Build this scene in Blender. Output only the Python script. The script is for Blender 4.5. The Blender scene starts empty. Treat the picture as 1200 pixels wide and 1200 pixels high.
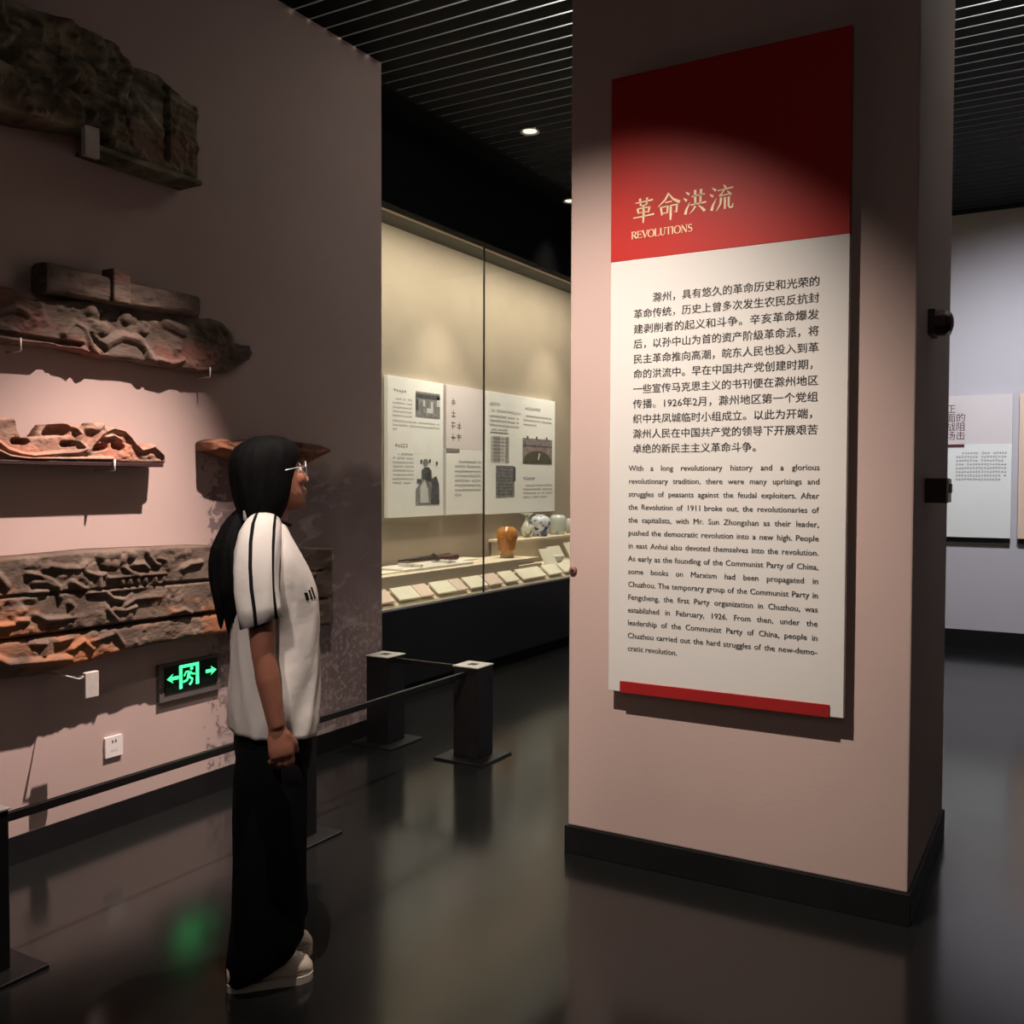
import bpy, math, random
import numpy as np
from mathutils import Vector, Matrix
from mathutils.bvhtree import BVHTree

random.seed(7)
rng = np.random.default_rng(7)
scene = bpy.context.scene
COL = scene.collection
PI = math.pi

# ------------------------------------------------------------------ camera
YAW, PITCH, ROLL = math.radians(30.254), math.radians(-1.7463), math.radians(0.1747)
cam_data = bpy.data.cameras.new('camera')
cam_data.sensor_width = 36.0
cam_data.lens = 36.0 * 1130.13 / 1200.0
cam_data.clip_start = 0.05
cam = bpy.data.objects.new('camera', cam_data)
COL.objects.link(cam)
fw = Vector((-math.sin(YAW) * math.cos(PITCH), math.cos(YAW) * math.cos(PITCH), math.sin(PITCH)))
rt = Vector((math.cos(YAW), math.sin(YAW), 0))
up = rt.cross(fw)
r2 = rt * math.cos(ROLL) + up * math.sin(ROLL)
u2 = -rt * math.sin(ROLL) + up * math.cos(ROLL)
mw = Matrix.Identity(4)
for i in range(3):
    mw[i][0], mw[i][1], mw[i][2] = r2[i], u2[i], -fw[i]
mw[2][3] = 1.5
cam.matrix_world = mw
scene.camera = cam

# ------------------------------------------------------------------ exposure and world
vs = scene.view_settings
vs.view_transform = 'Standard'
vs.look = 'None'
vs.gamma = 1.0
vs.use_curve_mapping = False
vs.exposure = 0.9
scene.cycles.use_denoising = True
scene.cycles.max_bounces = 8
scene.cycles.sample_clamp_indirect = 4.0
world = bpy.data.worlds.new('world')
scene.world = world
world.use_nodes = True
world.node_tree.nodes['Background'].inputs[0].default_value = (0.9, 0.85, 0.9, 1)
world.node_tree.nodes['Background'].inputs[1].default_value = 0.004


# ------------------------------------------------------------------ lights
def aim(o, target):
    d = Vector(target) - o.location
    o.rotation_euler = d.to_track_quat('-Z', 'Y').to_euler()


def spot(name, loc, target, watts, angle, blend, color, size=0.02):
    l = bpy.data.lights.new(name, 'SPOT')
    l.energy, l.spot_size, l.spot_blend = watts, math.radians(angle), blend
    l.color, l.shadow_soft_size = color, size
    o = bpy.data.objects.new(name, l)
    COL.objects.link(o)
    o.location = loc
    aim(o, target)
    return o


def area(name, loc, target, watts, sx, sy, color):
    l = bpy.data.lights.new(name, 'AREA')
    l.energy, l.shape, l.size, l.size_y, l.color = watts, 'RECTANGLE', sx, sy, color
    o = bpy.data.objects.new(name, l)
    COL.objects.link(o)
    o.location = loc
    aim(o, target)
    return o


WARM = (1.0, 0.86, 0.76)
PINK = (1.0, 0.80, 0.74)
CASE = (1.0, 0.89, 0.74)
COOL = (0.90, 0.92, 1.0)
spot('track_spot_board', (-1.57, 1.65, 3.65), (-1.64, 3.47, 0.66), 275, 70, 0.95, WARM, 0.014)
spot('track_spot_wall', (-2.2, 3.1, 3.75), (-3.56, 2.35, 0.05), 545, 45, 1.0, PINK, 0.02)
spot('track_spot_wall_near', (-2.3, 1.6, 3.75), (-3.56, 1.0, 0.60), 90, 36, 1.0, PINK, 0.03)
area('case_strip', (-4.26, 6.9, 3.56), (-4.36, 6.9, 0.0), 46, 0.08, 5.2, CASE).rotation_euler = (0, math.radians(8), 0)
for yy in (4.9, 7.0, 9.0):
    spot('case_downlight', (-4.36, yy, 3.53), (-4.50, yy, 0.8), 58, 76, 0.9, CASE, 0.04)
spot('far_wall_washer', (-0.2, 7.3, 3.9), (-0.2, 9.75, 0.60), 210, 108, 1.0, COOL, 0.05)
spot('far_wall_accent', (0.15, 8.6, 3.8), (0.15, 9.75, 2.7), 10, 34, 0.8, COOL, 0.03)
spot('downlight_beam', (-3.335, 5.95, 3.94), (-2.6, 5.0, 0.0), 130, 70, 0.9, (1.0, 0.93, 0.82), 0.06)
spot('downlight_beam', (-3.84, 7.58, 3.94), (-3.6, 7.4, 0.0), 18, 80, 0.9, (1.0, 0.93, 0.82), 0.06)
area('plenum_light', (-1.95, 5.0, 4.15), (-1.95, 5.0, 5), 80, 0.9, 1.8, (1, 1, 0.95))
area('plenum_light_right', (0.3, 5.6, 4.15), (0.3, 5.6, 5), 90, 1.2, 1.8, (1, 1, 0.95))
area('gallery_ambient', (1.0, -1.5, 3.7), (-0.6, 2.2, 0.6), 7, 2.5, 2.5, (1.0, 0.9, 0.84))
spot('visitor_fill', (-0.9, -0.6, 3.7), (-2.1, 2.15, 1.2), 140, 24, 1.0, (1.0, 0.88, 0.80), 0.10)  # added fill spot that brightens the visitor, not spill from another lamp


# ------------------------------------------------------------------ materials
def mat(name, color, rough=0.6, metal=0.0, spec=0.5, noise=None, bump=None, emit=None, coat=0.0):
    """noise=(scale, color2, low, high): mixes a second colour in by noise; bump=(scale, strength)."""
    m = bpy.data.materials.new(name)
    m.use_nodes = True
    nt = m.node_tree
    b = nt.nodes['Principled BSDF']
    b.inputs['Base Color'].default_value = (*color, 1)
    b.inputs['Roughness'].default_value = rough
    b.inputs['Metallic'].default_value = metal
    b.inputs['Specular IOR Level'].default_value = spec
    b.inputs['Coat Weight'].default_value = coat
    if emit:
        b.inputs['Emission Color'].default_value = (*emit[0], 1)
        b.inputs['Emission Strength'].default_value = emit[1]
    if noise or bump:
        tc = nt.nodes.new('ShaderNodeTexCoord')
    if noise:
        n = nt.nodes.new('ShaderNodeTexNoise')
        n.inputs['Scale'].default_value = noise[0]
        n.inputs['Detail'].default_value = 6
        nt.links.new(tc.outputs['Object'], n.inputs['Vector'])
        mr = nt.nodes.new('ShaderNodeMapRange')
        mr.inputs[1].default_value, mr.inputs[2].default_value = noise[2], noise[3]
        nt.links.new(n.outputs['Fac'], mr.inputs[0])
        mx = nt.nodes.new('ShaderNodeMix')
        mx.data_type = 'RGBA'
        mx.inputs[6].default_value, mx.inputs[7].default_value = (*color, 1), (*noise[1], 1)
        nt.links.new(mr.outputs[0], mx.inputs[0])
        nt.links.new(mx.outputs[2], b.inputs['Base Color'])
    if bump:
        n2 = nt.nodes.new('ShaderNodeTexNoise')
        n2.inputs['Scale'].default_value = bump[0]
        n2.inputs['Detail'].default_value = 5
        nt.links.new(tc.outputs['Object'], n2.inputs['Vector'])
        bp = nt.nodes.new('ShaderNodeBump')
        bp.inputs['Strength'].default_value = bump[1]
        bp.inputs['Distance'].default_value = 0.01
        nt.links.new(n2.outputs['Fac'], bp.inputs['Height'])
        nt.links.new(bp.outputs[0], b.inputs['Normal'])
    return m


M = {}
M['plaster'] = mat('plaster', (0.58, 0.43, 0.385), 0.75, noise=(1.3, (0.54, 0.405, 0.36), 0.35, 0.65), bump=(60, 0.05), spec=0.2)
M['far_plaster'] = mat('far_plaster', (0.56, 0.53, 0.56), 0.8, bump=(60, 0.04), spec=0.2)
M['side_plaster'] = mat('side_plaster', (0.25, 0.2, 0.18), 0.8, spec=0.2)
M['black_base'] = mat('black_base', (0.007, 0.007, 0.0075), 0.55, noise=(8, (0.009, 0.009, 0.009), 0.4, 0.6), spec=0.25)
M['black_matte'] = mat('black_matte', (0.006, 0.006, 0.0065), 0.85, spec=0.1)
M['slat'] = mat('slat', (0.008, 0.008, 0.008), 0.7, spec=0.15)
M['plenum'] = mat('plenum', (0.55, 0.55, 0.53), 0.9, spec=0.1)
M['post'] = mat('post', (0.005, 0.005, 0.0055), 0.42, noise=(14, (0.008, 0.0075, 0.007), 0.4, 0.7), spec=0.35)
M['steel'] = mat('steel', (0.72, 0.70, 0.66), 0.35, metal=0.55)
M['case_wall'] = mat('case_wall', (0.40, 0.34, 0.26), 0.8, noise=(3, (0.38, 0.32, 0.245), 0.4, 0.6), bump=(180, 0.04), spec=0.15)
M['case_deck'] = mat('case_deck', (0.72, 0.63, 0.47), 0.8, noise=(5, (0.69, 0.60, 0.45), 0.4, 0.6), spec=0.15)
M['plinth'] = mat('plinth', (0.70, 0.60, 0.45), 0.8, noise=(5, (0.66, 0.57, 0.43), 0.4, 0.6), spec=0.15)
M['case_black'] = mat('case_black', (0.006, 0.006, 0.0075), 0.5, noise=(3, (0.008, 0.008, 0.010), 0.4, 0.6), spec=0.3)
M['case_groove'] = mat('case_groove', (0.06, 0.06, 0.045), 0.7)
M['panel_white'] = mat('panel_white', (0.88, 0.88, 0.84), 0.7, noise=(2, (0.86, 0.86, 0.82), 0.4, 0.6), spec=0.2)
M['panel_pink'] = mat('panel_pink', (0.74, 0.67, 0.66), 0.7, noise=(2, (0.72, 0.65, 0.64), 0.4, 0.6), spec=0.2)
M['panel_peach'] = mat('panel_peach', (0.80, 0.60, 0.46), 0.7, noise=(2, (0.77, 0.58, 0.44), 0.4, 0.6), spec=0.2)
M['panel_gap_shade'] = mat('panel_gap_shade', (0.05, 0.045, 0.04), 0.7)  # near-black tone that puts the shade between panels into the colour
M['board_white'] = mat('board_white', (0.72, 0.70, 0.66), 0.55, noise=(2, (0.70, 0.68, 0.64), 0.4, 0.6), spec=0.25)
M['board_red'] = mat('board_red', (0.50, 0.026, 0.019), 0.42, noise=(2, (0.47, 0.024, 0.017), 0.4, 0.6), spec=0.3)
M['bar_red'] = mat('bar_red', (0.36, 0.012, 0.012), 0.55, noise=(4, (0.32, 0.01, 0.01), 0.4, 0.6))
M['ink'] = mat('ink', (0.03, 0.027, 0.025), 0.7)
M['ink_grey'] = mat('ink_grey', (0.22, 0.20, 0.18), 0.7)
M['ink_soft'] = mat('ink_soft', (0.38, 0.36, 0.33), 0.7)
M['gold'] = mat('gold', (0.95, 0.78, 0.50), 0.5, noise=(30, (0.90, 0.68, 0.42), 0.4, 0.6))
M['ink_red'] = mat('ink_red', (0.10, 0.02, 0.02), 0.7)
M['card'] = mat('card', (0.82, 0.78, 0.62), 0.8, noise=(6, (0.78, 0.74, 0.6), 0.4, 0.6), spec=0.1)
M['card_pink'] = mat('card_pink', (0.75, 0.60, 0.50), 0.8, spec=0.1)
M['alarm_red'] = mat('alarm_red', (0.13, 0.022, 0.02), 0.4, noise=(20, (0.04, 0.012, 0.012), 0.4, 0.6))
M['alarm_dark'] = mat('alarm_dark', (0.035, 0.012, 0.011), 0.5)
M['white_plastic'] = mat('white_plastic', (0.80, 0.74, 0.72), 0.4, noise=(12, (0.77, 0.71, 0.69), 0.4, 0.6))
M['button_pink'] = mat('button_pink', (0.32, 0.15, 0.13), 0.45)
M['sign_frame'] = mat('sign_frame', (0.15, 0.13, 0.12), 0.45, metal=0.3)
M['sign_black'] = mat('sign_black', (0.004, 0.01, 0.007), 0.3)
M['sign_green'] = mat('sign_green', (0.05, 0.5, 0.3), 0.5, emit=((0.03, 0.62, 0.15), 2.0))
M['lamp_face'] = mat('lamp_face', (0.7, 0.68, 0.6), 0.5, emit=((1.0, 0.95, 0.82), 0.5))
M['lamp_ring'] = mat('lamp_ring', (0.7, 0.68, 0.6), 0.4, metal=0.3)
M['amber'] = mat('amber', (0.42, 0.15, 0.012), 0.18, noise=(9, (0.62, 0.30, 0.05), 0.45, 0.7), bump=(25, 0.25), coat=0.6)
M['amber_raw'] = mat('amber_raw', (0.40, 0.30, 0.18), 0.7, noise=(20, (0.3, 0.22, 0.12), 0.4, 0.6))
M['porcelain'] = mat('porcelain', (0.62, 0.66, 0.64), 0.18, noise=(7, (0.55, 0.60, 0.57), 0.4, 0.6), coat=0.5)
M['porcelain_blue'] = mat('porcelain_blue', (0.70, 0.73, 0.76), 0.15, noise=(20, (0.03, 0.05, 0.20), 0.52, 0.57), coat=0.6)
M['porcelain_grey'] = mat('porcelain_grey', (0.60, 0.64, 0.60), 0.2, noise=(9, (0.10, 0.13, 0.16), 0.62, 0.68), coat=0.5)
M['porcelain_green'] = mat('porcelain_green', (0.66, 0.68, 0.58), 0.2, noise=(16, (0.14, 0.18, 0.10), 0.52, 0.60), coat=0.5)
M['gun_wood'] = mat('gun_wood', (0.13, 0.05, 0.022), 0.5, noise=(18, (0.06, 0.025, 0.012), 0.4, 0.6))
M['gun_iron'] = mat('gun_iron', (0.045, 0.035, 0.03), 0.4, metal=0.6)
M['tray'] = mat('tray', (0.80, 0.77, 0.70), 0.6, noise=(8, (0.74, 0.71, 0.64), 0.4, 0.6))
M['photo_light'] = mat('photo_light', (0.60, 0.60, 0.58), 0.6)
M['photo_mid'] = mat('photo_mid', (0.17, 0.17, 0.165), 0.6, noise=(22, (0.28, 0.28, 0.27), 0.42, 0.62))
M['photo_dark'] = mat('photo_dark', (0.045, 0.045, 0.045), 0.6, noise=(26, (0.09, 0.09, 0.09), 0.42, 0.62))
M['photo_brown'] = mat('photo_brown', (0.30, 0.24, 0.22), 0.6, noise=(16, (0.20, 0.15, 0.14), 0.42, 0.6))
M['photo_water'] = mat('photo_water', (0.05, 0.045, 0.025), 0.6, noise=(16, (0.09, 0.08, 0.04), 0.42, 0.6))
M['pin_steel'] = mat('pin_steel', (0.8, 0.77, 0.72), 0.4, metal=0.2)
M['bracket_grey'] = mat('bracket_grey', (0.55, 0.50, 0.45), 0.6, noise=(30, (0.5, 0.45, 0.4), 0.4, 0.6))
# person
M['skin'] = mat('skin', (0.30, 0.12, 0.075), 0.5, noise=(30, (0.28, 0.11, 0.068), 0.4, 0.6), spec=0.35)
M['hair'] = mat('hair', (0.002, 0.002, 0.0025), 0.75, noise=(60, (0.004, 0.0035, 0.0035), 0.4, 0.6), spec=0.10)
M['shirt'] = mat('shirt', (0.66, 0.60, 0.56), 0.85, bump=(14, 0.35), spec=0.1)
M['shirt_black'] = mat('shirt_black', (0.008, 0.008, 0.010), 0.8, spec=0.1)
M['trousers'] = mat('trousers', (0.005, 0.005, 0.0055), 0.9, bump=(9, 0.5), spec=0.08)
M['shoe'] = mat('shoe', (0.70, 0.60, 0.50), 0.6, noise=(18, (0.60, 0.50, 0.42), 0.4, 0.6))
M['shoe_sole'] = mat('shoe_sole', (0.62, 0.55, 0.46), 0.7)
M['hair_tie'] = mat('hair_tie', (0.7, 0.68, 0.68), 0.6)
M['eye_white'] = mat('eye_white', (0.7, 0.68, 0.65), 0.3)


def wood_material(name, dark, mid, hot, hot_lo, scale):
    """weathered carved timber: dark grain, worn brown and patches of old red and ochre pigment"""
    m = mat(name, dark, 0.75, spec=0.2)
    nt = m.node_tree
    b = nt.nodes['Principled BSDF']
    tc = nt.nodes.new('ShaderNodeTexCoord')
    mp = nt.nodes.new('ShaderNodeMapping')
    mp.inputs['Scale'].default_value = (1, 1, 2.4)
    nt.links.new(tc.outputs['Object'], mp.inputs['Vector'])

    def noise(s, lo, hi, rot=0):
        n = nt.nodes.new('ShaderNodeTexNoise')
        n.inputs['Scale'].default_value = s
        n.inputs['Detail'].default_value = 7
        nt.links.new(mp.outputs[0], n.inputs['Vector'])
        r = nt.nodes.new('ShaderNodeMapRange')
        r.inputs[1].default_value, r.inputs[2].default_value = lo, hi
        nt.links.new(n.outputs['Fac'], r.inputs[0])
        return r.outputs[0]

    def mix(fac, a, c):
        x = nt.nodes.new('ShaderNodeMix')
        x.data_type = 'RGBA'
        nt.links.new(fac, x.inputs[0])
        for s, v in ((6, a), (7, c)):
            if isinstance(v, tuple):
                x.inputs[s].default_value = (*v, 1)
            else:
                nt.links.new(v, x.inputs[s])
        return x.outputs[2]
    c = mix(noise(scale * 1.7, 0.38, 0.62), dark, mid)
    c = mix(noise(scale * 0.6, hot_lo, hot_lo + 0.14), c, hot)
    c = mix(noise(scale * 3.1, 0.55, 0.75), c, (dark[0] * .5, dark[1] * .5, dark[2] * .5))
    nt.links.new(c, b.inputs['Base Color'])
    n2 = nt.nodes.new('ShaderNodeTexNoise')
    n2.inputs['Scale'].default_value = 45
    n2.inputs['Detail'].default_value = 6
    nt.links.new(mp.outputs[0], n2.inputs['Vector'])
    bp = nt.nodes.new('ShaderNodeBump')
    bp.inputs['Strength'].default_value = 0.5
    bp.inputs['Distance'].default_value = 0.006
    nt.links.new(n2.outputs['Fac'], bp.inputs['Height'])
    nt.links.new(bp.outputs[0], b.inputs['Normal'])
    return m


M['wood_top'] = wood_material('wood_top', (0.10, 0.085, 0.055), (0.30, 0.26, 0.17), (0.22, 0.13, 0.09), 0.52, 4)
M['wood_second'] = wood_material('wood_second', (0.10, 0.072, 0.054), (0.18, 0.13, 0.10), (0.22, 0.10, 0.075), 0.53, 5)
M['wood_orange'] = wood_material('wood_orange', (0.25, 0.14, 0.10), (0.38, 0.24, 0.17), (0.45, 0.20, 0.13), 0.50, 6)
M['wood_fourth'] = wood_material('wood_fourth', (0.10, 0.055, 0.035), (0.22, 0.10, 0.06), (0.26, 0.11, 0.06), 0.5, 6)
M['wood_panel'] = wood_material('wood_panel', (0.085, 0.058, 0.042), (0.15, 0.11, 0.082), (0.36, 0.14, 0.06), 0.53, 3.0)


def glass_material():
    m = bpy.data.materials.new('case_glass')
    m.use_nodes = True
    nt = m.node_tree
    nt.nodes.clear()
    out = nt.nodes.new('ShaderNodeOutputMaterial')
    tr = nt.nodes.new('ShaderNodeBsdfTransparent')
    tr.inputs[0].default_value = (0.96, 0.97, 0.95, 1)
    gl = nt.nodes.new('ShaderNodeBsdfGlossy')
    gl.inputs['Roughness'].default_value = 0.02
    lw = nt.nodes.new('ShaderNodeLayerWeight')
    pw = nt.nodes.new('ShaderNodeMath')
    pw.operation = 'POWER'
    pw.inputs[1].default_value = 4.0
    nt.links.new(lw.outputs['Facing'], pw.inputs[0])
    fr = nt.nodes.new('ShaderNodeMapRange')
    fr.inputs[3].default_value, fr.inputs[4].default_value = 0.02, 0.35
    nt.links.new(pw.outputs[0], fr.inputs[0])
    mx = nt.nodes.new('ShaderNodeMixShader')
    nt.links.new(fr.outputs[0], mx.inputs[0])
    nt.links.new(tr.outputs[0], mx.inputs[1])
    nt.links.new(gl.outputs[0], mx.inputs[2])
    nt.links.new(mx.outputs[0], out.inputs[0])
    return m


M['glass'] = glass_material()


def floor_material():
    m = mat('polished_floor', (0.012, 0.0125, 0.0125), 0.2, spec=0.5)
    nt = m.node_tree
    b = nt.nodes['Principled BSDF']
    b.inputs['IOR'].default_value = 1.58
    tc = nt.nodes.new('ShaderNodeTexCoord')
    n = nt.nodes.new('ShaderNodeTexNoise')
    n.inputs['Scale'].default_value = 1.6
    n.inputs['Detail'].default_value = 8
    nt.links.new(tc.outputs['Object'], n.inputs['Vector'])
    br = nt.nodes.new('ShaderNodeTexBrick')
    br.offset = 0.0
    br.inputs['Color1'].default_value = (0.010, 0.0105, 0.0100, 1)
    br.inputs['Color2'].default_value = (0.009, 0.0095, 0.0090, 1)
    br.inputs['Mortar'].default_value = (0.004, 0.004, 0.004, 1)
    br.inputs['Scale'].default_value = 1.0
    br.inputs['Mortar Size'].default_value = 0.004
    br.inputs['Brick Width'].default_value = 4.55
    br.inputs['Row Height'].default_value = 4.55
    nt.links.new(tc.outputs['Object'], br.inputs['Vector'])
    mx = nt.nodes.new('ShaderNodeMix')
    mx.data_type = 'RGBA'
    mx.blend_type = 'MULTIPLY'
    mx.inputs[0].default_value = 0.5
    nt.links.new(br.outputs['Color'], mx.inputs[6])
    nt.links.new(n.outputs['Color'], mx.inputs[7])
    nt.links.new(br.outputs['Color'], b.inputs['Base Color'])
    r = nt.nodes.new('ShaderNodeMapRange')
    r.inputs[1].default_value, r.inputs[2].default_value = 0.3, 0.7
    r.inputs[3].default_value, r.inputs[4].default_value = 0.13, 0.19
    nt.links.new(n.outputs['Fac'], r.inputs[0])
    nt.links.new(r.outputs[0], b.inputs['Roughness'])
    return m


M['floor'] = floor_material()


def mural_material():
    """plaster with a faded printed mural on its far end: dark toned ground, pale brushed wisps, speckled torn edge"""
    m = mat('mural_plaster', (0.52, 0.385, 0.345), 0.75, spec=0.2)
    nt = m.node_tree
    b = nt.nodes['Principled BSDF']
    L = nt.links.new
    tc = nt.nodes.new('ShaderNodeTexCoord')
    sep = nt.nodes.new('ShaderNodeSeparateXYZ')
    L(tc.outputs['Object'], sep.inputs[0])

    def noise(scale, detail=6, vec=None, dist=0.0):
        n = nt.nodes.new('ShaderNodeTexNoise')
        n.inputs['Scale'].default_value = scale
        n.inputs['Detail'].default_value = detail
        n.inputs['Distortion'].default_value = dist
        L(vec or tc.outputs['Object'], n.inputs['Vector'])
        return n.outputs['Fac']

    def rng_(v, a, c, d=0.0, e=1.0):
        r = nt.nodes.new('ShaderNodeMapRange')
        r.inputs[1].default_value, r.inputs[2].default_value = a, c
        r.inputs[3].default_value, r.inputs[4].default_value = d, e
        L(v, r.inputs[0])
        return r.outputs[0]

    def math_(op, a, c):
        x = nt.nodes.new('ShaderNodeMath')
        x.operation = op
        for i, v in ((0, a), (1, c)):
            if isinstance(v, (int, float)):
                x.inputs[i].default_value = v
            else:
                L(v, x.inputs[i])
        return x.outputs[0]

    def mix(fac, a, c):
        x = nt.nodes.new('ShaderNodeMix')
        x.data_type = 'RGBA'
        L(fac, x.inputs[0])
        for s, v in ((6, a), (7, c)):
            if isinstance(v, tuple):
                x.inputs[s].default_value = (*v, 1)
            else:
                L(v, x.inputs[s])
        return x.outputs[2]
    # edge in Y about 3.25 m, ragged with fine speckle; top in Z about 1.62
    ed = math_('ADD', sep.outputs['Y'], math_('MULTIPLY', math_('SUBTRACT', noise(26, 5), 0.5), 0.55))
    my = rng_(ed, 3.27, 3.30)
    ez = math_('ADD', sep.outputs['Z'], math_('MULTIPLY', math_('SUBTRACT', noise(3.2, 4), 0.5), 0.5))
    mz = rng_(ez, 1.66, 1.52)
    mask = math_('MULTIPLY', my, mz)
    mp = nt.nodes.new('ShaderNodeMapping')
    mp.inputs['Rotation'].default_value = (0.5, 0, 0)
    mp.inputs['Scale'].default_value = (1, 1.0, 2.8)
    L(tc.outputs['Object'], mp.inputs['Vector'])
    wisps = rng_(noise(3.6, 7, mp.outputs[0], 0.8), 0.55, 0.68)
    fine = rng_(noise(34, 4), 0.50, 0.66)
    ground = mix(rng_(noise(2.2), 0.35, 0.65), (0.20, 0.145, 0.14), (0.30, 0.22, 0.21))
    low = rng_(sep.outputs['Z'], 0.95, 0.55)
    c = mix(math_('MULTIPLY', wisps, 0.75), ground, (0.50, 0.40, 0.38))
    c = mix(math_('MULTIPLY', math_('MULTIPLY', fine, low), 0.7), c, (0.50, 0.39, 0.37))
    base = mix(rng_(noise(1.3), 0.35, 0.65), (0.52, 0.385, 0.345), (0.48, 0.36, 0.32))
    L(mix(mask, base, c), b.inputs['Base Color'])
    return m


M['mural'] = mural_material()


# ------------------------------------------------------------------ mesh builder
class MB:
    def __init__(self):
        self.v, self.f, self.m, self.mats = [], [], [], []

    def mi(self, name):
        if name not in self.mats:
            self.mats.append(name)
        return self.mats.index(name)

    def add(self, verts, faces, material):
        o = len(self.v)
        self.v += [tuple(map(float, p)) for p in verts]
        mi = self.mi(material) if isinstance(material, str) else None
        for k, f in enumerate(faces):
            self.f.append(tuple(i + o for i in f))
            self.m.append(mi if mi is not None else self.mi(material[k]))

    def box(self, a, b, material):
        (x0, y0, z0), (x1, y1, z1) = a, b
        v = [(x0, y0, z0), (x1, y0, z0), (x1, y1, z0), (x0, y1, z0), (x0, y0, z1), (x1, y0, z1), (x1, y1, z1), (x0, y1, z1)]
        self.add(v, [(0, 3, 2, 1), (4, 5, 6, 7), (0, 1, 5, 4), (1, 2, 6, 5), (2, 3, 7, 6), (3, 0, 4, 7)], material)

    def prism(self, poly, fmap, d0, d1, material, side=None):
        """polygon (u,v) counter-clockwise seen from the front; fmap(u,v,depth); front at depth d1, back at d0"""
        n = len(poly)
        v = [fmap(u, w, d1) for u, w in poly] + [fmap(u, w, d0) for u, w in poly]
        self.add(v, [tuple(range(n)), tuple(range(2 * n - 1, n - 1, -1))], material)
        self.add(v, [(i, i + n, (i + 1) % n + n, (i + 1) % n) for i in range(n)], side or material)

    def loft(self, rings, material, closed=True, cap=True):
        n = len(rings[0])
        v = [p for r in rings for p in r]
        f, ms = [], []
        for i in range(len(rings) - 1):
            for j in range(n if closed else n - 1):
                k = (j + 1) % n
                f.append((i * n + j, i * n + k, (i + 1) * n + k, (i + 1) * n + j))
                ms.append(material(i, j) if callable(material) else material)
        if cap:
            f += [tuple(range(n - 1, -1, -1)), tuple(range((len(rings) - 1) * n, len(rings) * n))]
            ms += [material(0, 0) if callable(material) else material] * 2
        self.add(v, f, ms)

    def lathe(self, prof, c, material, n=32):
        rings = [[(c[0] + r * math.cos(2 * PI * k / n), c[1] + r * math.sin(2 * PI * k / n), c[2] + z) for k in range(n)] for r, z in prof]
        self.loft(rings, material)

    def tube(self, pts, radii, material, n=12, ref=(1, 0, 0), flat=1.0):
        pts = [Vector(p) for p in pts]
        if not hasattr(radii, '__len__'):
            radii = [radii] * len(pts)
        rings = []
        for i, p in enumerate(pts):
            t = (pts[min(i + 1, len(pts) - 1)] - pts[max(i - 1, 0)]).normalized()
            r = Vector(ref)
            e1 = (r - t * r.dot(t))
            if e1.length < 1e-4:
                e1 = Vector((0, 1, 0)) - t * t.y
            e1.normalize()
            e2 = t.cross(e1)
            rings.append([p + radii[i] * (e1 * math.cos(2 * PI * k / n) + e2 * flat * math.sin(2 * PI * k / n)) for k in range(n)])
        self.loft(rings, material)

    def ball(self, c, r, material, n=16):
        rx, ry, rz = r if hasattr(r, '__len__') else (r, r, r)
        rings = []
        for i in range(1, n):
            a = PI * i / n
            rings.append([(c[0] + rx * math.sin(a) * math.cos(2 * PI * k / n), c[1] + ry * math.sin(a) * math.sin(2 * PI * k / n), c[2] - rz * math.cos(a)) for k in range(n)])
        self.loft(rings, material)

    def build(self, name, parent=None, smooth=False, local=False, bevel=0.0, sub=0):
        me = bpy.data.meshes.new(name)
        off = Vector((0, 0, 0)) if (local or parent is None) else world_loc(parent)
        me.from_pydata([tuple(Vector(p) - off) for p in self.v], [], self.f)
        for n in self.mats:
            me.materials.append(M[n])
        me.polygons.foreach_set('material_index', self.m)
        if smooth:
            me.polygons.foreach_set('use_smooth', [True] * len(me.polygons))
        me.update()
        o = bpy.data.objects.new(name, me)
        COL.objects.link(o)
        if parent:
            o.parent = parent
        if bevel:
            b = o.modifiers.new('bevel', 'BEVEL')
            b.width, b.segments, b.limit_method = bevel, 2, 'ANGLE'
        if sub:
            s = o.modifiers.new('sub', 'SUBSURF')
            s.levels = s.render_levels = sub
        return o


def world_loc(o):
    p = Vector((0, 0, 0))
    while o is not None:
        p += o.location
        o = o.parent
    return p


def tag(o, label, cat, group=None):
    o['label'], o['category'] = label, cat
    if group:
        o['group'] = group
    return o


def thing(name, label, cat, loc, group=None):
    o = bpy.data.objects.new(name, None)
    o.empty_display_size = 0.1
    COL.objects.link(o)
    o.location = loc
    return tag(o, label, cat, group)


def struct(mb, name, **k):
    o = mb.build(name, **k)
    o['kind'] = 'structure'
    return o


def copy_tree(o, parent=None):
    c = o.copy()
    COL.objects.link(c)
    if parent:
        c.parent = parent
    for ch in list(o.children):
        copy_tree(ch, c)
    return c


# ================================================================== the room
WX = -3.56          # face of the carving wall
CX = -4.05          # glass front of the display case
CB = -4.85          # back wall inside the case
FY = 9.75           # far wall
CEIL = 3.96

b = MB(); b.box((-5.2, -4.2, -0.1), (4.2, FY + 0.2, 0.0), 'floor'); struct(b, 'floor')
b = MB(); b.box((-5.2, -4.2, 4.4), (4.2, FY + 0.2, 4.5), 'plenum')
for a, c in (((-5.2, -4.2, CEIL), (-3.75, FY, CEIL + 0.02)),):
    b.box(a, c, 'black_matte')
struct(b, 'ceiling')
# open ceiling of dark slats running across the room, with narrow gaps to the pale void above
b = MB()
y = -4.0
while y < FY - 0.25:
    b.box((-3.75, y, CEIL), (4.0, y + 0.1045, CEIL + 0.003), 'slat')
    y += 0.1225
b.box((-3.75, y, CEIL), (4.0, FY, CEIL + 0.01), 'black_matte')
struct(b, 'ceiling_slats')

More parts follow.
